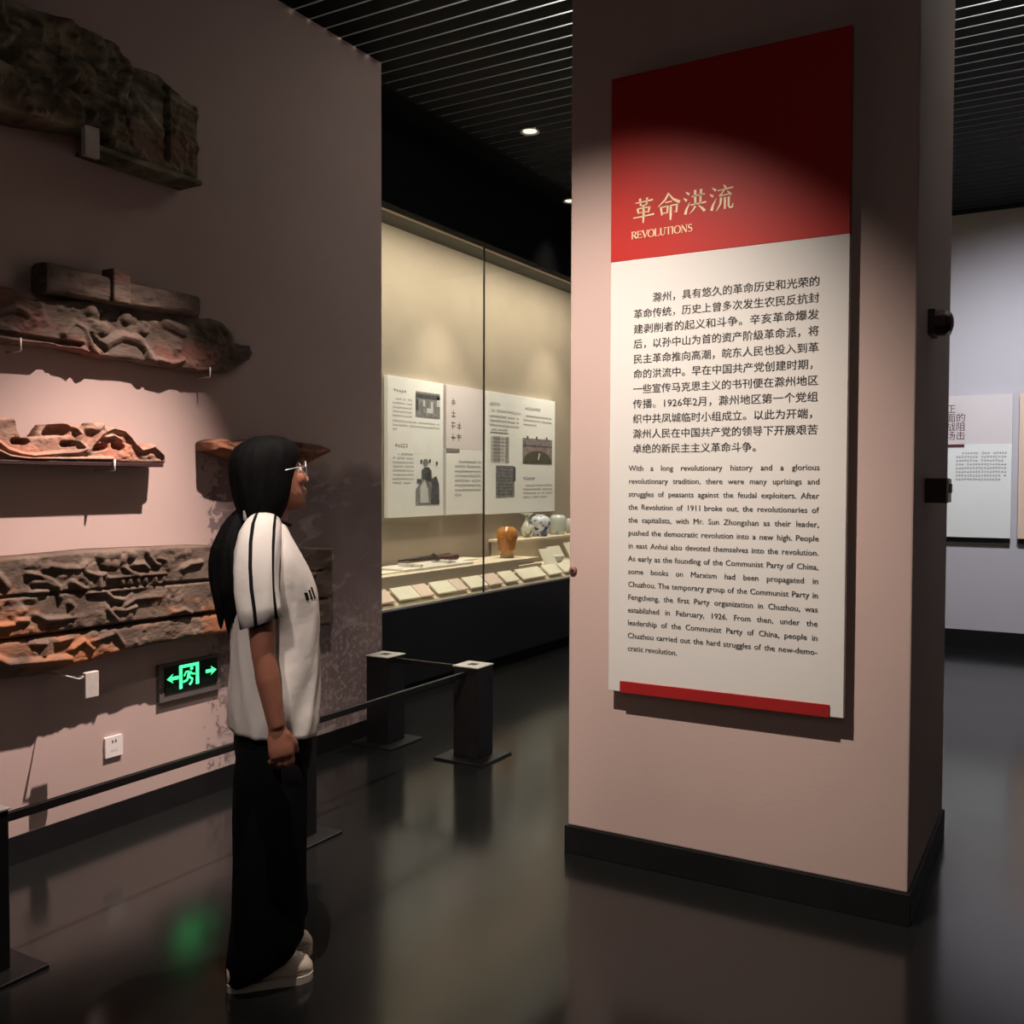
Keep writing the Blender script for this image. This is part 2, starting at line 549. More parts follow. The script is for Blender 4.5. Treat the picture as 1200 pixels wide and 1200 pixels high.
b = MB(); b.box((-3.70, -4.0, 0.11), (WX, 4.565, CEIL), 'mural'); struct(b, 'wall_left')
b = MB(); b.box((-3.71, -4.0, 0.0), (WX + 0.006, 4.571, 0.11), 'black_base'); struct(b, 'baseboard_left')
b = MB(); b.box((-5.2, FY, 0.16), (4.2, FY + 0.15, CEIL), 'far_plaster'); struct(b, 'wall_back')
b = MB(); b.box((CX + 0.02, FY - 0.012, 0.0), (4.2, FY + 0.15, 0.16), 'black_base'); struct(b, 'baseboard_back')
b = MB(); b.box((4.0, -4.2, 0.0), (4.2, FY, CEIL), 'side_plaster'); struct(b, 'wall_right')
b = MB(); b.box((-5.2, -4.2, 0.0), (4.0, -4.0, CEIL), 'side_plaster'); struct(b, 'wall_front')
b = MB(); b.box((-5.2, -4.0, 0.0), (-5.0, FY, CEIL), 'black_matte'); struct(b, 'wall_side_west')

PX0, PX1, PY0, PY1 = -1.768, -0.465, 3.47, 4.45
b = MB(); b.box((PX0 + 0.012, PY0, 0.11), (PX1, PY1, CEIL + 0.3), 'plaster'); struct(b, 'column', bevel=0.006)
b = MB(); b.box((PX0, PY0 - 0.010, 0.0), (PX1 + 0.010, PY1 + 0.010, 0.11), 'black_base'); struct(b, 'baseboard_column', bevel=0.003)


# ================================================================== flat lettering helpers
def left_map(x0):
    return lambda u, v, d: (x0 + d, u, v)          # faces +X, u runs along +Y


def front_map(y0):
    return lambda u, v, d: (u, y0 - d, v)          # faces -Y, u runs along +X


_cache = {}


def glyphs(body, res=2):
    if body in _cache:
        return _cache[body]
    c = bpy.data.curves.new('lettering', 'FONT')
    c.body, c.resolution_u = body, res
    o = bpy.data.objects.new('lettering', c)
    COL.objects.link(o)
    bpy.context.view_layer.update()
    e = o.evaluated_get(bpy.context.evaluated_depsgraph_get())
    me = e.to_mesh()
    vv = np.array([v.co[:2] for v in me.vertices]) if len(me.vertices) else np.zeros((0, 2))
    ff = [tuple(p.vertices) for p in me.polygons]
    e.to_mesh_clear()
    bpy.data.objects.remove(o)
    bpy.data.curves.remove(c)
    _cache[body] = (vv, ff)
    return vv, ff


def put_text(mb, body, fmap, u0, v0, size, material, width=None, d=0.0012, bold=0.0):
    """one line of lettering, baseline start (u0, v0); width stretches the line to that length"""
    vv, ff = glyphs(body)
    if not len(vv):
        return 0
    w = (vv[:, 0].max() - min(0, vv[:, 0].min())) * size
    sx = size * (width / w if width else 1.0)
    for q in (-bold, bold) if bold else (0,):
        mb.add([fmap(u0 + p[0] * sx + q, v0 + p[1] * size, d + q * .1) for p in vv], ff, material)
    return w


def put_justified(mb, line, fmap, u0, u1, v0, size, material, last=False):
    ws = line.split()
    wd = [glyphs(w)[0][:, 0].max() * size for w in ws]
    gap = size * 0.27 if last else (u1 - u0 - sum(wd)) / max(1, len(ws) - 1)
    u = u0
    for w, x in zip(ws, wd):
        put_text(mb, w, fmap, u, v0, size, material, bold=.0005)
        u += x + gap


def stroke(mb, pts, widths, fmap, ou, ov, s, material, d=0.002, shear=0.0):
    """a tapered brush stroke on a plane; pts on a 0-100 grid"""
    P = [np.array(p, float) for p in pts]
    n = len(P)
    if not hasattr(widths, '__len__'):
        widths = [widths] * n
    Lf, Rt = [], []
    for i in range(n):
        t = P[min(i + 1, n - 1)] - P[max(i - 1, 0)]
        t = t / (np.hypot(*t) + 1e-9)
        nn = np.array([-t[1], t[0]]) * widths[i] / 2
        Lf.append(P[i] + nn); Rt.append(P[i] - nn)
    v = [fmap(ou + (p[0] + shear * p[1]) * s, ov + p[1] * s, d) for p in Lf + Rt]
    mb.add(v, [(i, i + n, i + 1 + n, i + 1) for i in range(n - 1)], material)


def arc(cx, cy, rx, ry, a0, a1, n=10):
    return [(cx + rx * math.cos(math.radians(a0 + (a1 - a0) * i / n)), cy + ry * math.sin(math.radians(a0 + (a1 - a0) * i / n))) for i in range(n + 1)]


WATER = [([(12, 94), (27, 82)], (3, 11)), ([(2, 70), (16, 58)], (3, 11)), ([(10, 2), (15, 22), (30, 50)], (12, 9, 2))]
BRUSH = {
    'ge': [([(10, 80), (50, 82), (92, 85)], (4, 5, 7)), ([(33, 97), (36, 66)], (9, 7)), ([(66, 98), (63, 67)], (9, 7)), ([(35, 67), (64, 68)], 5),
           ([(22, 56), (27, 34)], (9, 7)), ([(24, 55), (78, 57)], 5), ([(77, 59), (72, 34)], (10, 7)), ([(27, 37), (73, 38)], 4.5),
           ([(2, 18), (50, 20), (98, 24)], (4, 5, 7)), ([(50, 70), (50, 30), (48, -8)], (9, 10, 6))],
    'ming': [([(50, 102), (34, 76), (2, 50)], (9, 8, 2)), ([(50, 98), (70, 74), (99, 58)], (4, 9, 13)), ([(34, 64), (64, 66)], 5),
             ([(15, 48), (20, 12)], (9, 7)), ([(17, 46), (46, 48)], 5), ([(46, 50), (43, 18)], (9, 7)), ([(20, 20), (44, 21)], 4.5),
             ([(56, 48), (88, 50)], 5), ([(87, 51), (84, 18), (74, 22)], (9, 8, 3)), ([(59, 48), (59, 10), (58, -12)], (10, 10, 6))],
    'hong': WATER + [([(38, 72), (95, 76)], (5, 6)), ([(52, 98), (54, 38)], (11, 9)), ([(78, 98), (75, 39)], (11, 9)), ([(32, 38), (100, 42)], (5, 7)),
                     ([(54, 32), (44, 16), (28, 2)], (9, 7, 2)), ([(68, 32), (82, 20), (95, 6)], (3, 9, 12))],
    'liu': WATER + [([(60, 101), (70, 86)], (4, 11)), ([(34, 80), (68, 82), (100, 86)], (4, 5, 8)), ([(62, 80), (54, 68), (42, 58)], (7, 6, 5)),
                    ([(42, 57), (86, 61)], (5, 6)), ([(76, 74), (92, 56)], (4, 12)), ([(50, 50), (47, 24), (30, -2)], (10, 8, 2)), ([(66, 50), (66, 2)], (10, 8)),
                    ([(82, 50), (82, 12), (88, 5), (98, 6), (100, 22)], (10, 9, 8, 8, 3))],
}


def serif_letter(ch):
    K, T = 11, 4.5
    def V(x, y0=0, y1=70): return [([(x, y0), (x, y1)], K), ([(x - 10, y0 + 2), (x + 10, y0 + 2)], 4), ([(x - 10, y1 - 2), (x + 10, y1 - 2)], 4)]
    if ch == 'R': return V(14) + [([(14, 67), (34, 67)] + arc(34, 52, 15, 15, 90, -90) + [(14, 37)], (T,) * 2 + (5, 6, 8, 10, 11, 11, 10, 8, 6, 5, 4) + (T,)), ([(30, 37), (58, 1)], (K, K)), ([(50, 2), (64, 2)], 4)], 62
    if ch == 'E': return V(14) + [([(8, 67), (50, 67)], T), ([(14, 36), (42, 36)], T), ([(8, 3), (52, 3)], T), ([(50, 70), (50, 54)], 4), ([(42, 44), (42, 28)], 4), ([(53, 18), (53, 0)], 4)], 58
    if ch == 'V': return [([(9, 69), (33, 0)], K), ([(33, 0), (55, 69)], T), ([(0, 68), (20, 68)], 4), ([(46, 68), (64, 68)], 4)], 62
    if ch == 'O': return [(arc(34, 35, 29, 34, 0, 360, 24), [4.5 + 6.5 * abs(math.cos(2 * PI * i / 24)) for i in range(25)])], 70
    if ch == 'L': return V(14) + [([(8, 3), (52, 3)], T), ([(53, 20), (53, 0)], 4)], 57
    if ch == 'U': return [([(14, 69), (14, 26)] + arc(33, 24, 19, 22, 180, 360) + [(52, 69)], (K, K) + (11, 11, 10, 9, 7, 6, 5, 5, 5, 5, 5) + (T,)), ([(4, 68), (24, 68)], 4), ([(43, 68), (61, 68)], 4)], 65
    if ch == 'T': return V(30) + [([(3, 67), (57, 67)], T), ([(3, 70), (3, 54)], 4), ([(57, 70), (57, 54)], 4)], 62
    if ch == 'I': return V(13), 28
    if ch == 'N': return [([(13, 0), (13, 70)], T), ([(13, 69), (57, 0)], K), ([(57, 0), (57, 70)], T), ([(4, 2), (22, 2)], 4), ([(3, 68), (16, 68)], 4), ([(48, 68), (66, 68)], 4)], 70
    if ch == 'S': return [(arc(27, 52, 16, 15, 20, 270, 12) + arc(25, 19, 19, 17, 85, -160, 12), [5, 5, 5, 5, 6, 7, 8, 9, 10, 10, 10, 11, 11, 11, 11, 11, 10, 9, 8, 7, 6, 5, 5, 5, 5, 5])], 52


def faint_rows(mb, fmap, u0, u1, v_top, rows, pitch, h, material, indent=0.0, last=0.6, d=0.0012, adv=1.05):
    """rows of tiny illegible character marks"""
    for r in range(rows):
        u = u0 + (indent if r == 0 else 0)
        end = u0 + (u1 - u0) * (last if r == rows - 1 else 1)
        v = v_top - r * pitch
        while u + h * 0.9 < end:
            if rng.random() > 0.06:
                a, c = rng.uniform(0.1, 0.5), rng.uniform(0.4, 0.9)
                for (p, q, s, t) in ((0.05, a * h, 0.9, 0.14), (0.08, c * h, 0.84, 0.13), (rng.uniform(0.2, 0.6), 0.05 * h, 0.15, 0.9)):
                    x0, x1 = u + p * h, u + (p + s) * h
                    y0, y1 = v - h + q, v - h + q + t * h
                    mb.add([fmap(x0, y0, d), fmap(x1, y0, d), fmap(x1, y1, d), fmap(x0, y1, d)], [(0, 1, 2, 3)], material)
            u += h * adv


def rect(mb, fmap, u0, v0, u1, v1, d, material):
    mb.add([fmap(u0, v0, d), fmap(u1, v0, d), fmap(u1, v1, d), fmap(u0, v1, d)], [(0, 1, 2, 3)], material)


def poly(mb, fmap, pts, d, material):
    mb.add([fmap(u, v, d) for u, v in pts], [tuple(range(len(pts)))], material)


# ================================================================== text board on the column
BX0, BX1, BZ0, BZ1, BZR = -1.557, -0.673, 0.693, 3.043, 2.347
BYF, BYB = 3.418, 3.446
t = thing('exhibit_board', 'tall red and white introduction board with Chinese and English text on the column', 'sign', (-1.115, PY0, 0.69))
fm = front_map(BYF)
b = MB(); b.box((BX0, BYF, BZ0), (BX1, BYB, BZR), 'board_white'); b.build('text_panel', t, bevel=0.0015)
b = MB(); b.box((BX0, BYF - 0.001, BZR), (BX1, BYB, BZ1), 'board_red'); h = b.build('header_panel', t, bevel=0.0015); h['label'] = 'red upper field of the board'
b = MB(); b.box((-1.506, BYF - 0.006, BZ0 - 0.002), (-0.719, BYF + 0.002, 0.735), 'bar_red'); b.build('footer_bar', t, bevel=0.001)['label'] = 'dark red strip along the foot of the board'
for sx in (BX0 + 0.1, BX1 - 0.1):
    for sz in (BZ0 + 0.2, BZ1 - 0.2):
        b = MB(); b.tube([(sx, BYB, sz), (sx, PY0 - .0008, sz)], 0.012, 'steel', ref=(1, 0, 0)); b.build('standoff', t, smooth=True)
b = MB()
for k, ch in enumerate(('ge', 'ming', 'hong', 'liu')):
    for pts, w in BRUSH[ch]:
        stroke(b, pts, w, fm, -1.466 + k * 0.1, 2.487, 0.00088, 'gold', 0.0025, 0.0)
b.build('title_lettering', t)['label'] = 'golden brush style Chinese title'
b = MB(); u = 0.0
for ch in 'REVOLUTIONS':
    st, adv = serif_letter(ch)
    for pts, w in st:
        stroke(b, pts, w, fm, -1.473 + u, 2.424, 0.000405, 'gold', 0.0025)
    u += (adv - 1.0) * 0.000405 * 0.93
b.build('subtitle_lettering', t)['label'] = 'cream serif capitals reading REVOLUTIONS'
ZH = ['滁州，具有悠久的革命历史和光荣的', '革命传统，历史上曾多次发生农民反抗封', '建剥削者的起义和斗争。辛亥革命爆发', '后，以孙中山为首的资产阶级革命派，将',
      '民主革命推向高潮，皖东人民也投入到革', '命的洪流中。早在中国共产党创建时期，', '一些宣传马克思主义的书刊便在滁州地区', '传播。1926年2月，滁州地区第一个党组',
      '织中共凤城临时小组成立。以此为开端，', '滁州人民在中国共产党的领导下开展艰苦', '卓绝的新民主主义革命斗争。']
b = MB()
U0, U1 = -1.461, -0.772
cw = (U1 - U0) / 18
for k, line in enumerate(ZH):
    v0 = 2.198 - k * 0.0567 - 0.0145
    if k == 0:
        put_text(b, line, fm, U0 + 2 * cw, v0, 0.0375, 'ink', width=U1 - U0 - 2 * cw, bold=.0004)
    elif k == 10:
        put_text(b, line, fm, U0, v0, 0.0375, 'ink', width=cw * 12.4, bold=.0004)
    else:
        put_text(b, line, fm, U0, v0, 0.0375, 'ink', width=(U1 - U0) * (0.972 if line.endswith('，') else 1), bold=.0004)
b.build('chinese_lettering', t)
EN = ['With a long revolutionary history and a glorious', 'revolutionary tradition, there were many uprisings and', 'struggles of peasants against the feudal exploiters. After',
      'the Revolution of 1911 broke out, the revolutionaries of', 'the capitalists, with Mr. Sun Zhongshan as their leader,', 'pushed the democratic revolution into a new high. People',
      'in east Anhui also devoted themselves into the revolution.', 'As early as the founding of the Communist Party of China,', 'some books on Marxism had been propagated in',
      'Chuzhou. The temporary group of the Communist Party in', 'Fengcheng, the first Party organization in Chuzhou, was', 'established in February, 1926. From then, under the',
      'leadership of the Communist Party of China, people in', 'Chuzhou carried out the hard struggles of the new-demo-', 'cratic revolution.']
b = MB()
for k, line in enumerate(EN):
    put_justified(b, line, fm, -1.4765, -0.7635, 1.557 - k * 0.0494 - 0.0105, 0.0292, 'ink', last=k == 14)
b.build('english_lettering', t)

# ================================================================== fittings on the column
t = thing('fire_alarm_sounder', 'dark red rounded alarm sounder, upper of two boxes on the column side', 'alarm', (PX1, 3.80, 2.03))
fa = lambda u, v, d: (PX1 + d, u, v)
b = MB(); b.prism([(3.74, 2.035), (3.88, 2.035), (3.88, 2.125), (3.74, 2.125)], fa, 0.0, 0.022, 'alarm_dark'); b.build('back_plate', t, bevel=0.004)
b = MB(); b.loft([[(PX1 + d, 3.81 + r * math.cos(2 * PI * k / 8 + PI / 8), 2.081 + r * 0.78 * math.sin(2 * PI * k / 8 + PI / 8)) for k in range(8)] for d, r in ((0.02, 0.062), (0.055, 0.062), (0.072, 0.045), (0.078, 0.02))], 'alarm_red')
b.build('sounder_dome', t, bevel=0.003)
b = MB(); b.prism([(3.785, 2.04), (3.835, 2.04), (3.835, 2.052), (3.785, 2.052)], fa, 0.055, 0.068, 'white_plastic'); b.build('strobe_lens', t)['label'] = 'pale lens under the dome'
t = thing('fire_call_box', 'dark square white-fronted call box, lower of two boxes on the column side', 'alarm', (PX1, 3.80, 1.43))
b = MB(); b.prism([(3.735, 1.432), (3.835, 1.432), (3.835, 1.52), (3.735, 1.52)], fa, 0.0, 0.072, 'alarm_dark'); b.build('housing', t, bevel=0.003)
b = MB(); b.prism([(3.737, 1.434), (3.833, 1.434), (3.833, 1.518), (3.737, 1.518)], fa, 0.072, 0.078, 'white_plastic'); b.build('front_plate', t, bevel=0.002)['label'] = 'white front plate'
b = MB(); b.prism([(3.75, 1.468), (3.83, 1.468), (3.83, 1.500), (3.75, 1.500)], fa, 0.078, 0.081, 'ink'); b.build('press_window', t)['label'] = 'black window in the front plate'
t = thing('wall_button', 'small round pinkish button low on the left edge of the column', 'button', (-1.737, PY0, 1.149))
b = MB(); b.tube([(-1.737, PY0, 1.149), (-1.737, PY0 - 0.008, 1.149), (-1.737, PY0 - 0.012, 1.149)], (0.016, 0.016, 0.012), 'button_pink', n=20); b.build('ring', t, smooth=True)
b = MB(); b.tube([(-1.737, PY0 - 0.012, 1.149), (-1.737, PY0 - 0.016, 1.149)], (0.007, 0.005), 'alarm_dark', n=16); b.build('cap', t, smooth=True)

# ================================================================== far wall text panels
fm9 = front_map(9.68)


def far_panel(x0, x1, label):
    p = thing('wall_text_panel', label, 'sign', ((x0 + x1) / 2, FY, 1.01), 'text panels on the far wall')
    b = MB(); b.box((x0, 9.68, 1.015), (x1, 9.72, 1.861), 'panel_white' if x0 < -0.5 else 'panel_peach'); b.build('lower_panel', p)
    b = MB(); b.box((x0, 9.681, 1.861), (x1, 9.72, 2.307), 'panel_pink' if x0 < -0.5 else 'panel_peach'); b.build('upper_panel', p)
    b = MB(); b.box((x0 + 0.01, 9.72, 0.955), (x1 - 0.005, 9.75, 2.30), 'ink'); b.build('backing_frame', p)['label'] = 'black backing board showing under the panel'
    return p


p = far_panel(-1.24, -0.49, 'white text panel with vertical dark red title on the far wall beside the column')
b = MB()
for k, ch in enumerate('正面战场'):
    put_text(b, ch, fm9, -1.035, 2.155 - k * 0.082, 0.085, 'ink_red')
for k, ch in enumerate('的阻击'):
    put_text(b, ch, fm9, -0.952, 2.155 - 0.082 - k * 0.082, 0.085, 'ink_red')
b.build('title_lettering', p)
b = MB(); b.box((-1.24, 9.676, 1.835), (-0.876, 9.6805, 1.862), 'ink_red'); b.build('title_rule', p)['label'] = 'dark red rule under the title'
b = MB(); faint_rows(b, fm9, -0.945, -0.525, 1.79, 8, 0.034, 0.022, 'ink_grey', indent=0.05, last=0.9); b.build('body_lettering', p)
p = far_panel(-0.435, 0.35, 'peach coloured text panel cut by the right edge of the photo')

# ================================================================== the long display case
t = thing('display_case', 'long built-in glass display case with lit tan interior and black base', 'display case', (CX, 7.0, 0))
CY0, CY1 = 4.0, FY
b = MB(); b.box((CB - 0.1, CY0, 0.07), (CX, CY1, 0.612), 'case_black'); b.box((CB, CY0, 0.0), (CX - 0.03, CY1, 0.07), 'black_matte'); b.build('base_cabinet', t)
b = MB(); b.box((CX - 0.10, CY0, 3.392), (CX, CY1, CEIL), 'black_matte'); b.build('lintel', t)
b = MB(); b.box((CB - 0.1, CY0, 0.612), (CB, CY1, 3.594), 'case_wall'); b.build('back_panel', t)
b = MB(); b.box((CB - 0.1, CY0, 3.594), (CX - 0.10, CY1, 3.63), 'case_wall'); b.box((CB, CY0, 3.588), (CB + 0.21, CY1, 3.594), 'case_groove'); b.build('ceiling_panel', t)
b = MB(); b.box((CB, CY0, 0.612), (CX - 0.02, CY1, 0.622), 'case_deck'); b.build('deck', t)
b = MB(); b.box((CX - 0.02, CY0, 0.608), (CX, CY1, 0.628), 'steel'); b.build('sill_strip', t)
b = MB(); b.box((CB, CY0 - 0.02, 0.612), (CX, CY0, 3.594), 'case_wall'); b.build('end_panel', t)
for y0, y1 in ((4.0, 6.503), (6.511, 9.1), (9.108, 9.75)):
    b = MB(); b.box((CX - 0.012, y0, 0.626), (CX - 0.002, y1, 3.392), 'glass'); b.build('glass_pane', t)
for yy in (6.507, 9.104):
    b = MB(); b.box((CX - 0.0125, yy - 0.006, 0.626), (CX - 0.0015, yy + 0.006, 3.392), 'ink'); b.build('joint_seal', t)
# sloped label shelf along the front
sl = lambda x: 0.628 + (CX - 0.05 - x) * 0.55
b = MB(); b.loft([[(CX - 0.05, yy, 0.622), (CX - 0.05, yy, 0.63), (-4.22, yy, 0.722), (-4.22, yy, 0.622)] for yy in (CY0, CY1)], 'case_deck'); b.build('label_shelf', t)

# plinths in the case
b = MB(); b.box((-4.80, 4.05, 0.6228), (-4.24, 7.36, 0.823), 'plinth'); o = b.build('display_plinth', bevel=0.004)
tag(o, 'long low tan plinth carrying the old guns in the glass case', 'plinth')
b = MB(); b.box((-4.66, 7.40, 0.6228), (-4.30, 7.78, 0.79), 'plinth'); b.box((-4.68, 7.37, 0.79), (-4.27, 7.80, 0.815), 'case_deck'); o = b.build('display_plinth', bevel=0.003)
tag(o, 'small square plinth under the amber jar in the glass case', 'plinth')
b = MB(); b.box((-4.265, 7.42, 0.6228), (-4.235, 7.81, 0.765), 'plinth'); o = b.build('display_plinth', bevel=0.003)
tag(o, 'narrow tan upright board in front of the amber jar plinth', 'plinth')
b = MB(); b.box((-4.84, 7.90, 0.6228), (-4.60, 9.72, 0.93), 'plinth'); b.box((-4.845, 7.86, 0.93), (-4.57, 9.72, 0.955), 'case_deck'); o = b.build('display_plinth', bevel=0.003)
tag(o, 'raised tan shelf along the case back carrying the row of porcelain', 'plinth')

# old guns on a pale tray
t = thing('gun_tray', 'flat pale tray under the two old guns on the long plinth', 'tray', (-4.45, 6.3, 0.823))
b = MB(); b.prism([(-4.60, 5.86), (-4.32, 5.82), (-4.30, 6.74), (-4.60, 6.82)], lambda u, v, d: (u, v, 0.823 + d), 0, 0.02, 'tray'); b.build('tray_board', t, bevel=0.004)
for s in (6.05, 6.5):
    b = MB(); b.box((-4.56, s, 0.843), (-4.34, s + 0.03, 0.866), 'tray'); b.build('cradle', t, bevel=0.002)


def rifle(p0, p1, z, label, s):
    """muzzle at p0, butt at p1"""
    r = thing('antique_rifle', label, 'rifle', ((p0[0] + p1[0]) / 2, (p0[1] + p1[1]) / 2, z), 'guns on the plinth')
    P = lambda f, dz=0.0, o=0.0: (p0[0] + f * (p1[0] - p0[0]) + o, p0[1] + f * (p1[1] - p0[1]), z + dz)
    b = MB(); b.tube([P(0, .008), P(.62, .010)], 0.008 * s, 'gun_iron'); b.build('barrel', r, smooth=True)
    b = MB(); b.tube([P(.18), P(.5), P(.62, .003), P(.70, .004), P(.78), P(.97, -.002), P(1, -.002)], [.009 * s, .013 * s, .017 * s, .014 * s, .018 * s, .026 * s, .018 * s], 'gun_wood', ref=(0, 0, 1), flat=.7); b.build('stock', r, smooth=True)
    b = MB(); b.tube([P(.60, -.010), P(.63, -.016, .012), P(.68, -.008)], .004, 'gun_iron'); b.build('trigger_guard', r, smooth=True)
    b = MB(); b.tube([P(.57, .014), P(.60, .026), P(.64, .018)], .006, 'gun_iron'); b.build('lock', r, smooth=True)


rifle((-4.44, 5.90), (-4.36, 6.60), 0.893, 'old gun with dark flared stock pointing left at the front of the pale tray', 1.0)
rifle((-4.47, 6.02), (-4.53, 6.74), 0.893, 'thinner brown gun lying behind the other on the pale tray', 0.85)

b = MB(); b.box((-4.50, 5.30, 0.823), (-4.34, 5.79, 0.834), 'card'); tag(b.build('caption_card', bevel=0.001), 'long flat cream caption card on the plinth left of the guns', 'card')
b = MB(); b.box((-4.70, 6.86, 0.823), (-4.52, 7.15, 0.833), 'card'); tag(b.build('caption_card', bevel=0.001), 'flat cream caption card on the plinth between the guns and the amber jar', 'card')

# caption cards leaning on the sloped label shelf
spots_ = [(5.20, 5.42, 'card_pink'), (5.47, 5.72, 'card'), (5.73, 5.90, 'card_pink'), (5.95, 6.20, 'card'), (6.21, 6.36, 'card_pink'), (6.40, 6.66, 'card'), (6.68, 6.90, 'card_pink'), (6.95, 7.17, 'card'), (7.24, 7.66, 'card'), (7.72, 7.98, 'card'), (8.03, 8.32, 'card'), (8.5, 8.8, 'card')]
words_ = ['leftmost', 'second from left', 'third from left', 'fourth from left', 'fifth from left', 'sixth from left', 'seventh from left', 'eighth from left', 'ninth from left', 'tenth from left', 'eleventh from left', 'twelfth from left']
for (y0, y1, mm), w in zip(spots_, words_):
    b = MB()
    a0, a1 = (-4.108, 0.668), (-4.205, 0.732)
    th = 0.012
    b.loft([[(a0[0], yy, a0[1] - 0.012), (a0[0] + th * .5, yy, a0[1] + th - .012), (a1[0] + th * .5, yy, a1[1] + th), (a1[0], yy, a1[1])] for yy in (y0, y1)], mm)
    o = b.build('caption_card')
    tag(o, f'{"pinkish" if mm == "card_pink" else "cream"} caption card on the case front shelf, {w} in the row', 'card', 'caption cards along the case front')


# leaning cards and bowl by the porcelain
def lean_card(y0, y1, x, z0, h, label):
    b = MB()
    b.loft([[(x, yy, z0), (x + .012, yy, z0), (x - h * .55 + .012, yy, z0 + h), (x - h * .55, yy, z0 + h)] for yy in (y0, y1)], 'card')
    tag(b.build('easel_card', bevel=.001), label, 'card', 'tilted cards in front of the porcelain')


lean_card(7.93, 8.16, -4.26, 0.722, 0.15, 'tall cream card tilted back beside the amber jar, left of the small bowl')
lean_card(8.42, 8.68, -4.44, 0.722, 0.14, 'cream card tilted back behind the small bowl under the porcelain shelf')
lean_card(8.80, 9.05, -4.44, 0.722, 0.16, 'cream card tilted back at the far end behind the small bowl')
b = MB(); b.box((-4.56, 7.83, 0.6228), (-4.235, 9.7, 0.722), 'plinth'); tag(b.build('display_plinth', bevel=.003), 'low tan step carrying the small bowl and tilted cards', 'plinth')
t = thing('small_bowl', 'small pale footed bowl in front of the porcelain shelf', 'bowl', (-4.32, 8.30, 0.722))
b = MB(); b.lathe([(0, .012), (.03, .012), (.05, .03), (.066, .062), (.069, .072), (.062, .072), (.045, .034), (.02, .022), (0, .022)], (-4.32, 8.30, .722), 'porcelain'); b.build('bowl_body', t, smooth=True)
b = MB(); b.lathe([(0, 0), (.032, 0), (.03, .014), (0, .014)], (-4.32, 8.30, .722), 'porcelain_grey'); b.build('foot_ring', t, smooth=True)

# pots
t = thing('amber_jar', 'glossy amber brown glazed jar with raised dragon relief on its own plinth', 'jar', (-4.46, 7.56, .815))
c = (-4.46, 7.56, .815)
b = MB(); b.lathe([(0.0, 0.03), (0.0647, 0.03), (0.0779, 0.08), (0.0911, 0.15), (0.097, 0.2), (0.0944, 0.235), (0.0825, 0.262), (0.066, 0.272), (0.0647, 0.282), (0.0561, 0.282), (0.0561, 0.262), (0.0, 0.25)], c, 'amber', 40); b.build('jar_body', t, smooth=True)
b = MB(); b.lathe([(0, 0), (.062, 0), (.065, .031), (0, .031)], c, 'amber_raw'); b.build('unglazed_foot', t, smooth=True)['label'] = 'pale unglazed foot'
b = MB()
for k in range(7):
    a = 2 * PI * k / 7
    b.tube([(c[0] + .094 * math.cos(a + q * .11), c[1] + .094 * math.sin(a + q * .11), c[2] + .19 + .018 * math.sin(q * 1.9 + k)) for q in range(6)], (.004, .007, .009, .007, .005, .003), 'amber')
b.build('dragon_relief', t, smooth=True)

t = thing('tall_vase', 'tall narrow necked vase with green pattern, left end of the porcelain row', 'vase', (-4.70, 8.36, .955))
c = (-4.70, 8.36, .955)
b = MB(); b.lathe([(0.0, 0), (0.036, 0), (0.052, 0.03), (0.0656, 0.08), (0.0624, 0.115), (0.036, 0.15), (0.0224, 0.17), (0.0224, 0.2), (0.04, 0.222), (0.0624, 0.232), (0.0624, 0.24), (0.032, 0.238), (0.0144, 0.2), (0.0, 0.19)], c, 'porcelain_green'); b.build('vase_body', t, smooth=True)
t = thing('blue_pot', 'round blue and white porcelain pot between the tall vase and the pale jar', 'pot', (-4.70, 8.63, .955))
c = (-4.70, 8.63, .955)
b = MB(); b.lathe([(0.0, 0), (0.0713, 0), (0.0837, 0.03), (0.1023, 0.1), (0.1054, 0.145), (0.0961, 0.185), (0.0682, 0.205), (0.0465, 0.208), (0.0465, 0.218), (0.0372, 0.218), (0.0372, 0.2), (0.0, 0.19)], c, 'porcelain_blue', 40); b.build('pot_body', t, smooth=True)
b = MB(); b.lathe([(.036, .2), (.047, .206), (.048, .222), (.036, .222)], c, 'porcelain'); b.build('rim', t, smooth=True)
t = thing('pale_jar', 'pale grey square shouldered jar with a dark motif, right of the blue pot', 'jar', (-4.70, 9.02, .955))
c = (-4.70, 9.02, .955)
b = MB(); b.lathe([(0.0, 0), (0.0725, 0), (0.0812, 0.05), (0.087, 0.13), (0.0858, 0.175), (0.0725, 0.198), (0.058, 0.2), (0.058, 0.206), (0.0464, 0.206), (0.0464, 0.19), (0.0, 0.18)], c, 'porcelain_grey', 40); b.build('jar_body', t, smooth=True)
t = thing('small_pot', 'small white pot at the far right end of the porcelain row against the column', 'pot', (-4.70, 9.32, .955))
c = (-4.70, 9.32, .955)
b = MB(); b.lathe([(0.0, 0), (0.042, 0), (0.063, 0.05), (0.0665, 0.1), (0.049, 0.14), (0.042, 0.16), (0.0315, 0.16), (0.035, 0.13), (0.0, 0.1)], c, 'porcelain'); b.build('pot_body', t, smooth=True)

# text panels on the back of the case
fl = left_map(CB + 0.045)


